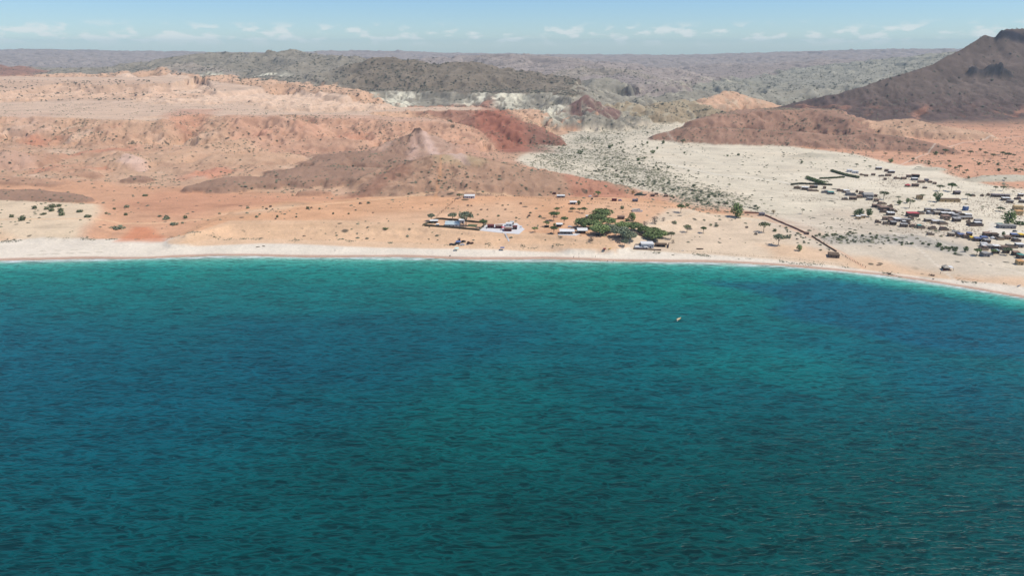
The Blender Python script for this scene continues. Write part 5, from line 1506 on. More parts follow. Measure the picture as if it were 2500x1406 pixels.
# ------------------------------------------------------------------ village
S, D, T_, Wh, G = 'stone_wall', 'dark_wall', 'tan_wall', 'white_wall', 'grey_wall'
V = [
    (1948.6, 462, 19, 6, 3, 'round', S, 'thatch', 'oblong brown thatched hut nearest the clipped hedge'), (1966.6, 464.5, 16, 5, 3, 'box', D, 'white_tin', 'white-roofed hut beside the oblong thatched one'),
    (1983, 460, 9, 4, 2.6, 'box', D, 'rust_roof', 'dark hut just past the white-roofed one under the hedge'), (1992, 460, 9, 4, 2.6, 'box', D, 'grey_tin', 'dark hut with grey roof last in the row under the hedge'), (2014, 461.5, 6, 3, 2.4, 'box', S, 'rust_roof', 'tiny hut alone on the sand below the hedge'),
    (1987, 468, 27, 6, 1.8, 'court', S, 'rust_roof', 'long low brown yard below the huts by the hedge'), (2016, 472, 16, 5, 2.4, 'court', G, 'grey_tin', 'grey yard with canvas roofs at the middle of the first cluster'), (2030, 475, 15, 5, 2.4, 'box', G, 'teal_tarp', 'hut with greenish tarpaulin roof in the first cluster'),
    (2053, 468.5, 16, 4, 2.6, 'court', S, 'rust_roof', 'brown yard alone at the near edge of the football sand'), (2068, 471.5, 14, 5, 2.8, 'box', S, 'white_tin', 'white-topped hut beside the brown yard on the sand edge'), (2080, 479, 24, 7, 3, 'court', G, 'grey_tin', 'large grey stone yard with walls seaward of the white-topped hut'),
    (2093, 471, 7, 3, 3, 'round', S, 'thatch', 'small round thatched hut at the sand edge'), (2104, 475, 9, 4, 2.8, 'box', S, 'rust_roof', 'small square hut beside the large grey-roofed house'), (2121.5, 484, 24, 9, 3.6, 'gable', G, 'grey_tin', 'largest grey-roofed house facing the broad sand square'),
    (2125, 489.5, 14, 4, 2.4, 'box', G, 'grey_tin', 'grey annexe directly in front of the largest grey-roofed house'), (2100, 484, 13, 4, 2.6, 'box', S, 'rust_roof', 'brown hut on the hedge side of the largest grey-roofed house'), (2084, 488.5, 18, 4, 2.6, 'long', D, 'rust_roof', 'long brown hut facing the stony track'),
    (2064, 489, 14, 4, 2.4, 'court', S, 'grey_tin', 'rubble yard beside the stony track'), (2139, 481.5, 6, 3, 2.4, 'box', D, 'rust_roof', 'small dark hut beside the lone flat acacia of the square'), (2141, 493, 10, 4, 2.6, 'box', S, 'rust_roof', 'brown hut in the shade side of the lone flat acacia'),
    (2156, 500.5, 20, 5, 2.4, 'court', S, 'rust_roof', 'wide brown yard below the lone flat acacia'), (2137, 507, 12, 4, 2.6, 'box', D, 'rust_roof', 'dark hut at the seaward end of the wide brown yard'), (2147, 508.5, 10, 4, 2.6, 'box', S, 'rust_roof', 'brown hut touching the big mud-roofed one'),
    (2161, 514, 22, 7, 3, 'box', D, 'rust_roof', 'big mud-brown hut in the middle of the central cluster'), (2175, 507.5, 12, 4, 2.6, 'court', S, 'rust_roof', 'small yard inland of the big mud-brown hut'), (2178, 516, 9, 4, 2.4, 'box', S, 'rust_roof', 'hut at the village side of the big mud-brown hut'),
    (2158.6, 520, 17, 4, 2.4, 'court', S, 'rust_roof', 'narrow yard in front of the big mud-brown hut'), (2176.6, 526.5, 18, 5, 2.6, 'box', D, 'white_tin', 'white-roofed hut at the seaward tip of the central cluster'), (2188, 518.5, 8, 3, 2, 'court', S, 'rust_roof', 'tiny pen on the sand beside the central cluster'),
    (2097, 535.5, 11, 4, 2.6, 'box', T_, 'white_tin', 'tan hut with white roof in front of the dark leafy trees, lower of two'), (2108, 533, 11, 4, 2.6, 'box', T_, 'white_tin', 'tan hut with white roof in front of the dark leafy trees, upper of two'), (2146, 545, 13, 4, 2.2, 'ruin', D, 'thatch', 'broken brown shelter between the tan huts and the village'),
    (2162.5, 538, 11, 4, 2.6, 'box', S, 'rust_roof', 'first small hut at the corner of the lower village'), (2175, 538, 10, 4, 2.6, 'box', S, 'rust_roof', 'second small hut at the corner of the lower village'), (2166, 549.5, 14, 5, 2.6, 'court', S, 'pale_thatch', 'pale yard at the corner of the lower village'),
    (2183, 550, 13, 5, 2.8, 'box', D, 'grey_tin', 'grey-topped hut beside the pale corner yard'), (2193, 542, 16, 6, 2.8, 'box', G, 'white_tin', 'hut with wide white roof in the lower village corner'), (2176, 543.5, 9, 4, 2.4, 'box', D, 'rust_roof', 'small dark hut squeezed behind the grey-topped one'),
    (2147, 415, 14, 5, 2.8, 'box', D, 'white_tin', 'farthest inland pair of roofs, dark hut with white roof'), (2166, 420, 9, 4, 2.8, 'box', D, 'rust_roof', 'dark hut furthest inland beside a white roof'), (2178, 423.5, 15, 5, 2.8, 'box', D, 'white_tin', 'white roof beside the dark hut furthest inland'),
    (2133, 429, 9, 3, 2.2, 'box', S, 'rust_roof', 'brown hut on the sand past the upper hedge'), (2116, 431.5, 8, 3, 2.2, 'box', S, 'rust_roof', 'small brown hut close to the upper hedge end'), (2106, 429, 12, 3, 2.0, 'court', S, 'rust_roof', 'low pen touching the upper hedge end'),
    (2153, 431.5, 13, 3, 2.0, 'court', S, 'pale_thatch', 'low pale pen between inland huts'), (2170, 431, 14, 4, 2.4, 'box', S, 'rust_roof', 'brown hut behind the low pale pen'), (2162, 440, 7, 3, 2.2, 'box', S, 'rust_roof', 'isolated tiny hut on the broad sand'),
    (2075, 421, 12, 4, 3, 'box', Wh, 'white_tin', 'white house behind the upper hedge'), (2089.5, 424, 14, 4, 2.8, 'box', Wh, 'white_tin', 'second white house behind the upper hedge'), (2192, 438, 16, 4, 2.4, 'court', S, 'rust_roof', 'brown rubble yard inland of the sand square'),
    (2208, 438.5, 12, 4, 2.4, 'box', S, 'rust_roof', 'brown hut beside the inland rubble yard'), (2221, 433.5, 12, 4, 2.6, 'box', D, 'rust_roof', 'dark low hut adjoining the black-roofed one'), (2237, 434, 18, 5, 3.4, 'box', 'black', 'rust_roof', 'black hut with a pale edge furthest up the village'),
    (2234.6, 441, 15, 5, 2.6, 'box', G, 'white_tin', 'white-roofed hut below the black hut'), (2251, 447, 17, 4, 2.4, 'long', S, 'rust_roof', 'long brown hut leading to the purple roof'), (2263.5, 444.5, 9, 4, 3, 'box', G, 'purple_roof', 'small hut with a purple roof'), (2272, 447, 9, 3, 2, 'box', S, 'rust_roof', 'low hut just past the purple roof'),
    (2218.6, 457, 15, 6, 3, 'round', S, 'red_roof', 'round hut with faded red roof on the sand'), (2236, 456.5, 16, 4, 3, 'box', D, 'rust_roof', 'square brown hut beside the faded red roof'), (2259, 461, 9, 3, 2, 'box', S, 'pale_thatch', 'low pale hut on the sand below the purple roof'), (2283, 450.5, 8, 3, 2.2, 'box', S, 'rust_roof', 'brown hut above the twin trees'),
    (2338, 475.5, 15, 5, 3, 'gable', D, 'purple_roof', 'dark gabled house beside the village trees'), (2247, 487, 14, 5, 3.6, 'box', T_, 'rust_roof', 'tan hut half behind a pale tree'), (2376.7, 480.5, 11, 4, 2.4, 'court', S, 'pale_thatch', 'pale pen beyond the umbrella tree'), (2400, 480.5, 9, 4, 2.6, 'round', S, 'thatch', 'first of two small round huts by the long low huts'),
    (2415, 478.5, 9, 4, 2.6, 'round', S, 'thatch', 'second of two small round huts by the long low huts'), (2437, 482, 28, 5, 2.6, 'long', D, 'purple_roof', 'long low purplish hut at the orange slope'), (2459, 482.5, 14, 4, 2.6, 'box', D, 'purple_roof', 'short purplish hut continuing the long one'),
    (2458, 490.5, 19, 5, 2.8, 'box', D, 'white_tin', 'white-roofed hut on the orange earth'), (2468, 496.5, 14, 4, 2.6, 'box', D, 'grey_tin', 'grey-roofed hut in front of the white one on orange earth'), (2494, 480.5, 12, 4, 2.6, 'box', D, 'white_tin', 'white-topped hut at the village rim below the orange slope'),
    (2487, 488.5, 14, 4, 2.4, 'court', D, 'rust_roof', 'dark yard at the village rim'), (2497, 496, 12, 4, 2.6, 'box', D, 'grey_tin', 'dark hut seaward of the rim yard'),
    (2268, 518, 16, 5, 2.8, 'box', S, 'grey_tin', 'first grey-topped hut of the long walled row, at its head'), (2282, 519.5, 16, 5, 2.6, 'court', S, 'grey_tin', 'second plot of the long walled row, an open yard'), (2298, 518.5, 17, 5, 2.8, 'box', D, 'grey_tin', 'dark hut with grey roof third along the walled row'),
    (2314, 520, 16, 5, 2.6, 'box', S, 'grey_tin', 'fourth hut along the long walled row'), (2329, 522.5, 15, 5, 2.6, 'court', S, 'rust_roof', 'fifth plot of the walled row, a brown yard'), (2342, 524, 12, 4, 2.4, 'box', S, 'rust_roof', 'brown end hut of the walled row below the blue cube'),
    (2251, 524, 15, 5, 2.6, 'court', S, 'pale_thatch', 'pale yard in front of the head of the walled row'), (2273, 524, 15, 5, 2.6, 'court', G, 'white_tin', 'grey yard with scattered white sheets in the walled row'), (2291, 525, 17, 5, 2.8, 'box', S, 'pale_thatch', 'stone hut in the front line of the walled row'),
    (2308, 527, 16, 5, 2.8, 'box', S, 'white_tin', 'hut with bright white sheet roof in the walled row'), (2323, 528, 17, 5, 2.8, 'box', D, 'white_tin', 'second bright white sheet roof in the walled row'), (2336, 532, 14, 5, 2.8, 'box', G, 'grey_tin', 'smooth grey roof amid the walled row'),
    (2350, 528, 16, 5, 2.6, 'court', S, 'grey_tin', 'grey yard at the blue cube side of the row'), (2366, 531, 15, 5, 2.8, 'box', D, 'white_tin', 'dark hut with white patch at the end of the row'), (2359, 536.5, 36, 5, 2.2, 'long', S, 'grey_tin', 'long stone front building of the walled row'),
    (2311.4, 535.5, 20, 6, 2.8, 'box', S, 'rust_roof', 'brown block in front of the walled row'), (2338, 542, 18, 5, 3, 'lean', D, 'grey_tin', 'slanting grey tin roof sliding off the walled row'), (2314, 538.5, 10, 3, 2, 'court', S, 'rust_roof', 'little pen before the brown block'),
    (2231, 530.5, 28, 7, 3.6, 'box', D, 'red_roof', 'building with the bright red roof'), (2227, 536, 12, 4, 2.2, 'court', S, 'rust_roof', 'low brown pen in front of the red roof'), (2271, 542.5, 23, 5, 2.6, 'long', S, 'pale_thatch', 'curved brown house, its inland third'),
    (2288, 547, 20, 5, 2.6, 'box', S, 'white_tin', 'curved brown house, its middle with white sheets'), (2305, 549.5, 20, 5, 2.8, 'court', S, 'grey_tin', 'curved brown house, its seaward yard end'), (2385, 553, 36, 7, 3, 'court', D, 'white_tin', 'big walled yard with white roof alone on the sand'),
    (2389.5, 545, 18, 4, 2.8, 'box', D, 'grey_tin', 'grey hut behind the big walled yard'), (2366, 543.5, 9, 3, 1.8, 'court', S, 'rust_roof', 'small rubble pen before the big walled yard'), (2213, 542, 22, 4, 2.4, 'long', S, 'grey_tin', 'long grey hut below the red roof'),
    (2214, 548.5, 19, 5, 2.6, 'court', D, 'white_tin', 'dark yard with white sheets below the long grey hut'), (2209, 555, 17, 5, 2.8, 'box', D, 'grey_tin', 'grey-brown hut at the foot of the lower village'), (2230, 556, 13, 4, 2.4, 'court', S, 'rust_roof', 'brown pen at the foot of the lower village'),
    (2251, 559, 19, 5, 2.8, 'court', S, 'teal_tarp', 'court with a teal tarpaulin at the village foot'), (2279.4, 561.5, 18, 5, 2.6, 'court', S, 'rust_roof', 'court with slanting poles between two others at the village foot'), (2307.6, 563.5, 20, 5, 2.8, 'court', S, 'rust_roof', 'square court nearest the dry stony ground'),
    (2274, 575, 16, 4, 2.2, 'ruin', S, 'pale_thatch', 'roofless brown ruin alone on the sand'), (2461, 558.5, 42, 6, 2.8, 'long', G, 'grey_tin', 'long flat grey building in front of the biggest village tree'), (2444, 556, 14, 4, 2.6, 'lean', G, 'teal_tarp', 'teal-roofed lean-to at the end of the flat grey building'),
    (2325, 578, 14, 5, 2.8, 'box', S, 'pale_thatch', 'brown head hut of the blue-tarp row'), (2336, 574.5, 16, 5, 2.8, 'box', D, 'grey_tin', 'grey hut behind the head of the blue-tarp row'), (2349, 580, 16, 5, 2.6, 'box', S, 'blue_tarp', 'first blue tarpaulin roof of the seaward row'),
    (2363, 583.5, 16, 5, 2.6, 'court', S, 'rust_roof', 'brown yard between blue tarpaulins of the seaward row'), (2368.6, 577, 12, 4, 2.6, 'box', D, 'blue_tarp', 'second blue tarpaulin, set back in the seaward row'), (2376, 587, 11, 4, 2.4, 'box', T_, 'yellow_tarp', 'small hut with a yellow patch in the seaward row'),
    (2389, 590, 16, 5, 2.6, 'box', D, 'blue_tarp', 'third blue tarpaulin, lowest of the seaward row'), (2405, 587.5, 16, 5, 2.6, 'box', D, 'blue_tarp', 'fourth blue tarpaulin, at the bend of the seaward row'), (2412, 594, 15, 5, 2.6, 'box', D, 'grey_tin', 'dark hut ending the blue-tarp row'),
    (2412, 578, 16, 5, 3, 'box', D, 'rust_roof', 'brown hut standing above the blue-tarp row'), (2431, 579.5, 16, 5, 2.8, 'box', D, 'thatch', 'thatched brown hut behind the small white tent'), (2444, 587, 18, 5, 2.6, 'court', S, 'pale_thatch', 'stone yard seaward of the small white tent'),
    (2462, 585.5, 15, 5, 2.6, 'box', S, 'rust_roof', 'brown hut leading to the wide blue tarpaulin'), (2480, 580, 18, 5, 2.6, 'box', D, 'blue_tarp', 'wide blue tarpaulin next to the yellow one'), (2496, 581, 13, 5, 2.8, 'box', D, 'yellow_tarp', 'yellow tarpaulin roof at the village rim'),
    (2485, 591, 18, 5, 2.6, 'court', D, 'grey_tin', 'dark yard in front of the wide blue tarpaulin'), (2405, 612, 19, 5, 2.6, 'court', S, 'rust_roof', 'slanting stone yard beside the twin white roofs'), (2404, 603.5, 15, 4, 2.8, 'box', D, 'white_tin', 'upper of the twin white roofs'),
    (2405.5, 607.5, 13, 4, 2.6, 'box', G, 'white_tin', 'lower of the twin white roofs'), (2419, 608, 16, 5, 2.8, 'box', G, 'grey_tin', 'grey roof beside the twin white roofs'), (2435, 609.5, 15, 5, 2.8, 'box', D, 'white_tin', 'white speckled roof in the seaward block'),
    (2450, 611, 20, 5, 2.8, 'box', D, 'rust_roof', 'dark hut behind the spreading dark tree'), (2409, 627.5, 18, 6, 2.8, 'box', G, 'grey_tin', 'grey hut with rusted sheets nearest the beach'), (2433.5, 620, 14, 4, 2.6, 'box', D, 'pale_roof', 'mint-white roof beside the green corner tree'),
    (2459, 619, 13, 4, 2.6, 'box', D, 'grey_tin', 'dark hut beneath the spreading dark tree'), (2474, 606.5, 26, 6, 2.6, 'court', S, 'pale_thatch', 'large pale stone yard at the village rim'), (2491.6, 605, 18, 5, 2.8, 'box', G, 'white_tin', 'white roof beside the large pale yard'),
    (2483.5, 625, 15, 5, 2.8, 'box', D, 'rust_roof', 'dark hut along the rim lane'), (2495, 632, 13, 5, 2.8, 'box', D, 'teal_tarp', 'hut with teal sheet at the rim lane end'), (2493, 647.5, 15, 5, 3, 'box', T_, 'orange_wall', 'tan block house alone above the beach'),
    (2488.7, 514, 22, 6, 4, 'box', T_, 'tan_wall', 'yellow block building above its lower twin'), (2489.4, 526, 18, 5, 4, 'box', T_, 'orange_wall', 'lower yellow block building with a low wall'),
]
for r_ in V:
    r_ = list(r_)
    r_[4] *= 1.18
    hut(*r_)
# the long school building
hut(2320, 493.5, 54, 6, 3.2, 'long', T_, 'thatch', 'long low yellowish school building beside the fan-shaped tree', -0.06, 'school', 'school_building')
# blue cube tank
p = on_ground(2359.4, 515)
k_ = mpp(p)
o = thing('water_tank', 'tall blue cube tank standing alone on the white sand', 'water tank', (p[0], p[1] + 2.2, gz(p[0], p[1] + 2.2)), 0.25)
part('tank', MB().box(0, 0, 0.35, 4.4, 4.2, 4.4).mesh('tank', MT['blue_tank']), o)
part('lid', MB().box(0, 0, 4.752, 4.6, 4.4, 0.12).mesh('lid', MT['white_tin']), o)
part('plinth', MB().box(0, 0, -0.4, 4.8, 4.6, 0.74).mesh('plinth', MT['grey_wall']), o)
# small white tent
p = on_ground(2425.4, 584)
o = thing('white_tent', 'small white round tent between the seaward rows', 'tent', (p[0], p[1] + 1.5, p[2]))
n_ = 10
part('canvas', MB().add([(2.2 * math.cos(6.283 * i / n_), 2.2 * math.sin(6.283 * i / n_), 0) for i in range(n_)] + [(1.9 * math.cos(6.283 * i / n_), 1.9 * math.sin(6.283 * i / n_), 1.5) for i in range(n_)] + [(0, 0, 2.6)],
     [(i, (i + 1) % n_, n_ + (i + 1) % n_, n_ + i) for i in range(n_)] + [(n_ + i, n_ + (i + 1) % n_, 2 * n_) for i in range(n_)]).mesh('canvas', MT['white_wall']), o)
part('flap', MB().box(0, -2.15, 0, 0.9, 0.08, 1.4).mesh('flap', MT['shade_inside']), o)
car(2479, 566.5, 0.1, 'car_dark', 'dark car in front of the long flat grey building')
for i, (a, b) in enumerate(((2081, 443), (2093, 441))):
    p = on_ground(a, b)
    o = thing('goal_frame', 'football goal frame on the pale sand square, ' + ('nearer the clipped hedge' if i == 0 else 'nearer the inland huts'), 'goal', p)
    part('post', MB().tube((-1.8, 0, -0.2), (-1.8, 0, 2.4), 0.09, 0.09, 6).mesh('post', MT['pale_thatch']), o)
    part('post', MB().tube((1.8, 0, -0.2), (1.8, 0, 2.4), 0.09, 0.09, 6).mesh('post', MT['pale_thatch']), o)
    part('crossbar', MB().tube((-1.8, 0, 2.4), (1.8, 0, 2.4), 0.09, 0.09, 6).mesh('crossbar', MT['pale_thatch']), o)

# hedges
def hedge(pts, wd_, h, label, seed, leaf='green'):
    P = [on_ground(a, b) for a, b in pts]
    c = P[0]
    lobes = []
    for a, b in zip(P[:-1], P[1:]):
        L_ = math.hypot(b[0] - a[0], b[1] - a[1])
        n_ = max(2, int(L_ / (wd_ * 0.45)))
        for i in range(n_ + 1):
            t_ = i / n_
            lobes.append((a[0] + (b[0] - a[0]) * t_ - c[0], a[1] + (b[1] - a[1]) * t_ - c[1], gz(a[0] + (b[0] - a[0]) * t_, a[1] + (b[1] - a[1]) * t_) - c[2] + h * 0.5, wd_ * 0.55, wd_ * 0.55, h * 0.55))
    o = thing('clipped_hedge', label, 'hedge', c)
    part('foliage', leaf_cloud(lobes, min(2600, 90 * len(lobes)), 0.7, seed, LM[leaf], 'foliage'), o)
    st = MB()
    for l in lobes[::2]:
        st.tube((l[0], l[1], l[2] - h * 0.6), (l[0], l[1], l[2]), 0.15, 0.1, 5)
    part('stems', st.mesh('stems', MT['bark']), o)
hedge([(1971, 437), (1985, 442), (1998, 447), (2010, 450)], 6.5, 4.2, 'thick dark green hedge block standing alone before the first huts', 31)
hedge([(2031, 419), (2050, 425), (2072, 431), (2094, 435)], 4.5, 3.2, 'long slanting hedge in front of the white houses', 32, 'olive')
hedge([(2003, 437), (2030, 436), (2060, 434)], 2.5, 2.0, 'thin low hedge linking the two thick ones', 33, 'olive')
hedge([(1932, 452), (1955, 450), (1985, 451), (2030, 453)], 2.0, 2.2, 'thin dark hedge behind the first row of village huts', 34, 'scrubc')
hedge([(2483, 548), (2510, 550)], 6, 3.5, 'dark hedge beside the biggest village tree', 35)
# village and plain trees
for a in [
        (2156.7, 487, 25, 'umb3', 'lone flat acacia on the village side of the sand square'), (2193, 492, 15, 'thin', 'thin-crowned tree above a rounder one in the village middle'), (2194.5, 500.5, 15, 'round1', 'rounder dark tree below the thin-crowned one'),
        (2214.7, 496, 15, 'round1', 'dark round tree on the sand beside the pale flat one'), (2220, 508.5, 25, 'thin', 'pale sparse flat tree with a shadow spot on the sand'), (2287, 493, 25, 'fan', 'fan-shaped dark tree at the end of the school'),
        (2294, 466.5, 19, 'umb3', 'forked tree leaning towards its round neighbour'), (2322, 467.5, 25, 'umb1', 'broad green tree beside the forked one'), (2362, 486, 17, 'umb3', 'umbrella tree at the far end of the school'),
        (2251, 489, 17, 'thin', 'pale tree growing before the tan hut'), (2442, 516.5, 20, 'flat', 'flat disc-shaped acacia on the sand near the yellow blocks'), (2461, 548, 44, 'round2', 'biggest village tree behind the flat grey building'),
        (2430, 465, 13, 'umb3', 'ragged tree at the foot of the orange slope'), (2448, 466, 15, 'umb3', 'darker tree beside the ragged one at the slope foot'), (2472, 475, 10, 'thin', 'spindly tree among the rim huts'),
        (2089, 528, 20, 'round2', 'leafy dark tree, first of three beside the village track'), (2100, 528.5, 24, 'round1', 'leafy dark tree, tallest of three beside the village track'), (2121, 529, 24, 'round1', 'leafy dark tree, last of three beside the village track'),
        (2384, 624.5, 22, 'umb1', 'green acacia with a long shadow nearest the beach'), (2425, 622, 19, 'umb2', 'green corner tree against the grey hut'), (2458, 623, 24, 'umb3', 'spreading dark tree among the seaward huts'),
        (2357, 615, 17, 'round1', 'dense dark bush-tree on the dry ground before the village'), (2449, 576, 13, 'round1', 'dark tree above the seaward stone yard'), (1619, 352, 11, 'round1', 'round tree alone on the white flat, nearer the gorge'),
        (1667, 352.5, 14, 'umb3', 'double-crowned tree on the white flat'), (1443, 351, 6, 'bare', 'bare pale tree in the dry river bed'), (1957, 400, 9, 'round1', 'dark round tree on the pale plain beyond the hedges'), (2091, 408, 10, 'umb1', 'small flat tree inland of the upper hedge')]:
    tree(*a)
G1 = 'small dark tree scattered on the orange slope above the village'
for a, b, w_ in ((2284, 378, 15), (2307, 377, 16), (2368, 380, 15), (2161, 381, 10), (2195, 380, 9), (2393, 368, 10), (2459, 388, 19), (2424, 387, 14), (2174, 397, 16), (2228, 393, 9), (2267, 401, 10), (2123, 412, 9), (2316, 400, 11), (2317, 407, 8),
                 (2333, 412, 10), (2342, 415, 14), (2390, 403, 12), (2411, 402, 12), (2436, 403, 9), (2437, 408, 7), (2438, 418, 13), (2480, 418, 13), (2492, 420.5, 10), (2268, 402, 9), (2364.5, 436, 9), (2453, 441, 9), (2359, 423, 11), (2352, 427, 9), (2229, 394, 8),
                 (2475, 385, 10), (2447, 382, 14), (2405, 380, 12), (2350, 375, 10), (2250, 398, 8), (2041, 400, 7), (2111, 398, 8), (2386, 430, 6), (2320, 410, 7), (2470, 400, 9), (2498, 408, 10)):
    zone_ = 'high up' if b < 390 else ('half way down' if b < 408 else 'low down')
    tree(a, b, w_, random.choice(['umb3', 'umb1', 'bush3', 'umb3']), ('broad' if w_ > 11 else 'little') + ' dark tree ' + zone_ + ' on the orange slope ' + ('under the mountain' if a > 2370 else 'above the village'), 'trees on the orange slope', 'tree', 'small_tree')
G2 = 'small dark tree dotted over the white valley flat'
for a, b, w_ in ((1570, 360, 9), (1580, 352, 8), (1581, 361, 6), (1604.5, 365, 8), (1671, 375, 8), (1776, 382, 8), (1803, 380, 11), (1574, 388, 9), (1631, 411, 10), (1615, 414, 9), (1607, 415, 10), (1681, 419, 8), (1705, 424, 6), (1489, 362, 15), (1416, 377, 18),
                 (1558, 393, 14), (1594, 375, 16), (1602, 406, 7), (1650, 434, 7), (1780, 456, 9), (1700, 440, 8), (1495, 358, 7), (1505, 357, 7), (1520, 370, 8)):
    zone_ = 'near the gorge mouth' if b < 370 else ('in the open middle' if b < 395 else 'near the river shrubs')
    tree(a, b, w_, random.choice(['bush3', 'umb3', 'round1', 'bush1']), ('low wide' if w_ > 10 else 'small') + ' dark tree on the white valley flat ' + zone_, 'trees on the white flat', 'tree', 'small_tree')

# ------------------------------------------------------------------ shrubs
def px_in(poly, n, seed, ymin=0):
    g = random.Random(seed)
    xs_, ys_ = [p[0] for p in poly], [p[1] for p in poly]
    res = []
    while len(res) < n:
        x, y = g.uniform(min(xs_), max(xs_)), g.uniform(min(ys_), max(ys_))
        c = False
        for i in range(len(poly)):
            (ax, ay), (bx, by) = poly[i], poly[(i + 1) % len(poly)]
            if (ay > y) != (by > y) and x < (bx - ax) * (y - ay) / (by - ay) + ax:
                c = not c
        if c:
            res.append((x, y))
    return res
def shrubs(poly, n, seed, wlo, whi, label, group, kinds=('bush1', 'bush2', 'bush3', 'bush4')):
    g = random.Random(seed + 1)
    for (x, y) in px_in(poly, n, seed):
        wd_ = g.uniform(wlo, whi)
        knd = g.choice(kinds)
        look = dict(bush1='olive', bush2='grey-leaved', bush3='dark green', bush4='dry brown')[knd]
        q = (wd_ - wlo) / (whi - wlo)
        size = 'small' if q < 0.33 else ('middling' if q < 0.7 else 'large')
        tree(x, y, wd_ * (0.6 + 0.4 * (y - 300) / 300), knd, size + ' ' + look + ' ' + label, group, hs=g.uniform(0.7, 1.1))
for a in [(1519, 510, 15, 'bush1', 'olive bush beside the pale ruined walls'), (1647, 546, 16, 'bush2', 'low grey bush beyond the leafless trees'), (1735, 551, 9, 'bush3', 'small green bush at the head of a shrub streak'), (1749, 553, 15, 'bush2', 'grey bush in a shrub streak below the big round tree'),
          (1823, 556.5, 12, 'bush4', 'grey upright bush between the twin acacias and the wall'), (1845, 573, 13, 'bush4', 'grey bush below the spreading grey-green acacia'), (1891, 565, 15, 'bush1', 'olive bush touching the spreading grey-green acacia'),
          (1922, 581, 20, 'bush2', 'broad grey bush beside the straight wall'), (1560, 365, 1, 'bush1', '')][:8]:
    tree(*a)
shrubs([(1470, 400), (1560, 430), (1700, 455), (1850, 500), (1860, 515), (1760, 505), (1640, 485), (1560, 458), (1440, 428)], 105, 5, 7, 15, 'shrub crowding the dry river bed', 'shrubs in the river bed', ('bush1', 'bush2', 'bush4', 'bush2'))
shrubs([(1350, 345), (1500, 325), (1600, 320), (1560, 360), (1620, 420), (1500, 400), (1380, 385)], 45, 6, 5, 13, 'flat shrub on the upper river gravel', 'shrubs on the river gravel', ('bush1', 'bush3'))
shrubs([(1985, 575), (2100, 566), (2235, 590), (2250, 604), (2180, 600), (2040, 588)], 48, 7, 7, 13, 'shrub in the green belt between village and beach', 'green belt shrubs', ('bush1', 'bush3', 'bush2'))
shrubs([(1980, 585), (2010, 600), (2035, 612), (2000, 612), (1950, 590), (1890, 548), (1950, 566)], 24, 8, 6, 11, 'shrub growing along the straight wall', 'shrubs along the wall', ('bush2', 'bush4'))
shrubs([(2240, 585), (2300, 600), (2370, 612), (2340, 622), (2260, 605)], 18, 9, 8, 15, 'shrub on the stony ground seaward of the village', 'stony ground shrubs', ('bush1', 'bush3'))
shrubs([(0, 498), (220, 500), (150, 540), (0, 540)], 9, 10, 14, 30, 'mat of shrub on the pale dune', 'dune shrub mats', ('bush1',))
shrubs([(250, 500), (560, 490), (560, 530), (480, 560), (250, 530)], 11, 11, 10, 20, 'flat mat of shrub on the red wash', 'wash shrub mats', ('bush1', 'bush2'))
shrubs([(600, 500), (1040, 490), (1050, 520), (700, 540), (600, 530)], 18, 12, 8, 15, 'shrub on the orange terrace', 'terrace shrubs', ('bush2', 'bush4', 'bush1'))
shrubs([(1110, 492), (1330, 498), (1320, 540), (1130, 525)], 14, 13, 8, 13, 'tuft between the walled compound and the long fence', 'tufts behind the compound', ('bush2', 'bush4'))
for a in [(284, 559, 44, 'bush2', 'largest dark shrub mat beside the orange gully mouth'), (195, 517.5, 26, 'bush1', 'dark oval shrub mat near the gully edge'), (215, 530, 26, 'bush1', 'dark oval shrub mat just below its neighbour at the gully edge'),
          (106, 524, 22, 'bush1', 'elongated shrub mat in the middle of the pale dune'), (425, 548.5, 30, 'bush2', 'long grey shrub mat above the orange gully mouth'), (355, 478.5, 20, 'bush1', 'dark shrub mat on the red flat inland of the gully'),
          (941, 560, 18, 'bush3', 'dark bush hanging on the orange bluff face'), (742, 577, 12, 'bush4', 'grey bush at the foot of the orange bluff')]:
    tree(*a, hs=0.45)

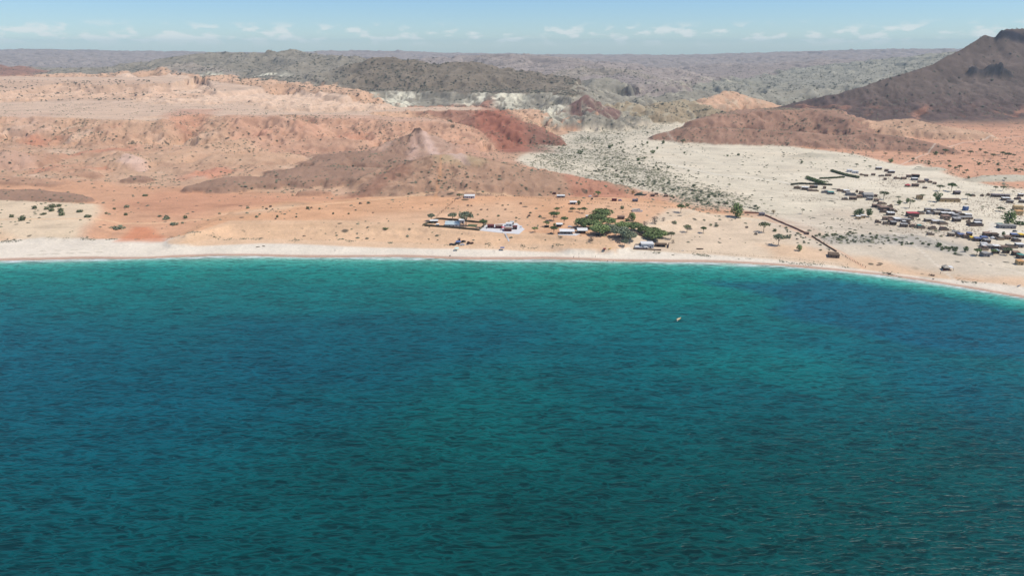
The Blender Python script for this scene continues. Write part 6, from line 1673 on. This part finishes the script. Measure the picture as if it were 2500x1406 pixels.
# ------------------------------------------------------------------ uncountable scrub
def scatter(name, n, seed, ymin, ymax, rlo, rhi, mat, dens, hk=0.8):
    g = np.random.default_rng(seed)
    rows = np.nonzero((Yr > ymin) & (Yr < ymax))[0]
    area = (np.gradient(Yr) * hw)[rows]
    W_ = dens[rows] * area[:, None]
    W_ = W_.ravel()
    W_ = W_ / W_.sum()
    k = g.choice(W_.size, n, p=W_)
    r_, c_ = rows[k // NC], k % NC
    c_ = np.clip(c_, 1, NC - 2)
    fr, fc = g.uniform(-0.5, 0.5, n), g.uniform(-0.5, 0.5, n)
    X = gx[r_, c_] + fc * (gx[r_, c_ + 1] - gx[r_, c_])
    Y = gy[r_, c_] + fr * (gy[np.minimum(r_ + 1, NR - 1), c_] - gy[r_, c_])
    Zg = ground_z[r_, c_] + fr * (ground_z[np.minimum(r_ + 1, NR - 1), c_] - ground_z[r_, c_]) + fc * (ground_z[r_, c_ + 1] - ground_z[r_, c_])
    s_ = g.uniform(rlo, rhi, n) * g.uniform(0.6, 1.25, n)
    base = np.array([(1, 0, .25), (.31, .95, .2), (-.81, .59, .3), (-.81, -.59, .2), (.31, -.95, .3), (0, 0, 1.0), (.5, .3, .72), (-.5, -.2, .8)])
    fc_ = [(0, 1, 6), (1, 2, 5), (2, 7, 5), (2, 3, 7), (3, 4, 7), (4, 5, 7), (4, 0, 6), (4, 6, 5), (1, 5, 6)]
    ang = g.uniform(0, 6.283, n)
    ca, sa_ = np.cos(ang)[:, None], np.sin(ang)[:, None]
    jit = g.uniform(0.7, 1.3, (n, 8))
    bx, by, bz = base[None, :, 0] * jit, base[None, :, 1] * jit, base[None, :, 2] * g.uniform(0.8, 1.2, (n, 8))
    st_ = g.uniform(0.7, 1.5, n)[:, None]
    vx = X[:, None] + (bx * ca * st_ - by * sa_) * s_[:, None]
    vy = Y[:, None] + (bx * sa_ * st_ + by * ca) * s_[:, None]
    vz = Zg[:, None] + (bz * hk - 0.15) * s_[:, None]
    v = np.stack([vx, vy, vz], -1).reshape(-1, 3).astype(np.float32)
    f = (np.array(fc_, dtype=np.int32)[None] + (np.arange(n, dtype=np.int32) * 8)[:, None, None]).reshape(-1, 3)
    me_ = bpy.data.meshes.new(name)
    me_.vertices.add(len(v))
    me_.vertices.foreach_set('co', v.ravel())
    me_.loops.add(f.size)
    me_.loops.foreach_set('vertex_index', f.ravel())
    me_.polygons.add(len(f))
    me_.polygons.foreach_set('loop_start', np.arange(0, f.size, 3, dtype=np.int32))
    me_.update(calc_edges=True)
    me_.materials.append(mat)
    o = part(name, me_)
    o['kind'] = 'stuff'
    return o
cl1 = sstep(-0.15, 0.35, fbm(gx, gy, 90, 4, 301))
cl2 = sstep(-0.4, 0.3, fbm(gx, gy, 220, 4, 311))
view = (np.abs(gx) < 0.80 * gy + 90).astype(np.float32)
offb = sstep(0, 8, -dbt)
scatter('hill_scrub', 36000, 41, 1650, 6200, 1.8, 3.4, LM['hillc'], np.clip(scrub - 0.15, 0, 1) ** 1.3 * (0.25 + 0.75 * cl2) * view / np.maximum(gy / 2500, 0.8) ** 1.2, 0.9)
scatter('desert_scrub', 20000, 42, 620, 1750, 0.7, 1.9, LM['scrubc'], (np.clip(scrub, 0.02, 1) ** 1.4) * (0.12 + 0.88 * cl1) * view * offb, 0.75)
rvd = riv * (0.15 + 0.85 * sstep(1350, 950, gy)) * (0.2 + 0.8 * sstep(0.4, 0.8, braid)) * view
scatter('river_scrub', 2600, 44, 700, 1750, 0.8, 2.2, LM['scrubc'], rvd, 0.7)
vil = sstep(-30, 10, sdf(pxpoly([(1940, 455), (2100, 455), (2200, 430), (2350, 440), (2500, 465), (2560, 640), (2400, 640), (2300, 590), (2150, 560), (2050, 500), (1940, 475)], 6), gx, gy, 80))
scatter('village_litter', 2600, 45, 650, 1200, 0.25, 0.9, MT['stone_wall'], vil * (0.1 + 0.9 * cl1) * view, 0.9)
scatter('beach_scrub', 900, 43, 480, 900, 0.4, 1.0, LM['scrubc'], np.exp(-((dbt - 1.5) / 3.0) ** 2) * sstep(0.0, 0.35, fbm(gx, gy, 18, 3, 321)) * view, 0.5)

# ------------------------------------------------------------------ air
def closed_box(name, lo, hi):
    me = bpy.data.meshes.new(name)
    v = [(x, y, zz) for x in (lo[0], hi[0]) for y in (lo[1], hi[1]) for zz in (lo[2], hi[2])]
    f = [(0, 1, 3, 2), (4, 6, 7, 5), (0, 4, 5, 1), (2, 3, 7, 6), (0, 2, 6, 4), (1, 5, 7, 3)]
    me.from_pydata(v, [], f)
    o = bpy.data.objects.new(name, me)
    scene.collection.objects.link(o)
    return o
hz = closed_box('haze', (-9500, -900, -20), (9500, 9600, float(max(ground_z.max(), CAM_H)) + 12))
hz['kind'] = 'stuff'
mh = bpy.data.materials.new('air')
mh.use_nodes = True
t = mh.node_tree
t.nodes.clear()
o_ = t.nodes.new('ShaderNodeOutputMaterial')
pv = t.nodes.new('ShaderNodeVolumePrincipled')
pv.inputs['Color'].default_value = (0.56, 0.84, 1.0, 1)
pv.inputs['Density'].default_value = 4.8e-5
pv.inputs['Anisotropy'].default_value = 0.0
t.links.new(pv.outputs[0], o_.inputs['Volume'])
hz.data.materials.append(mh)
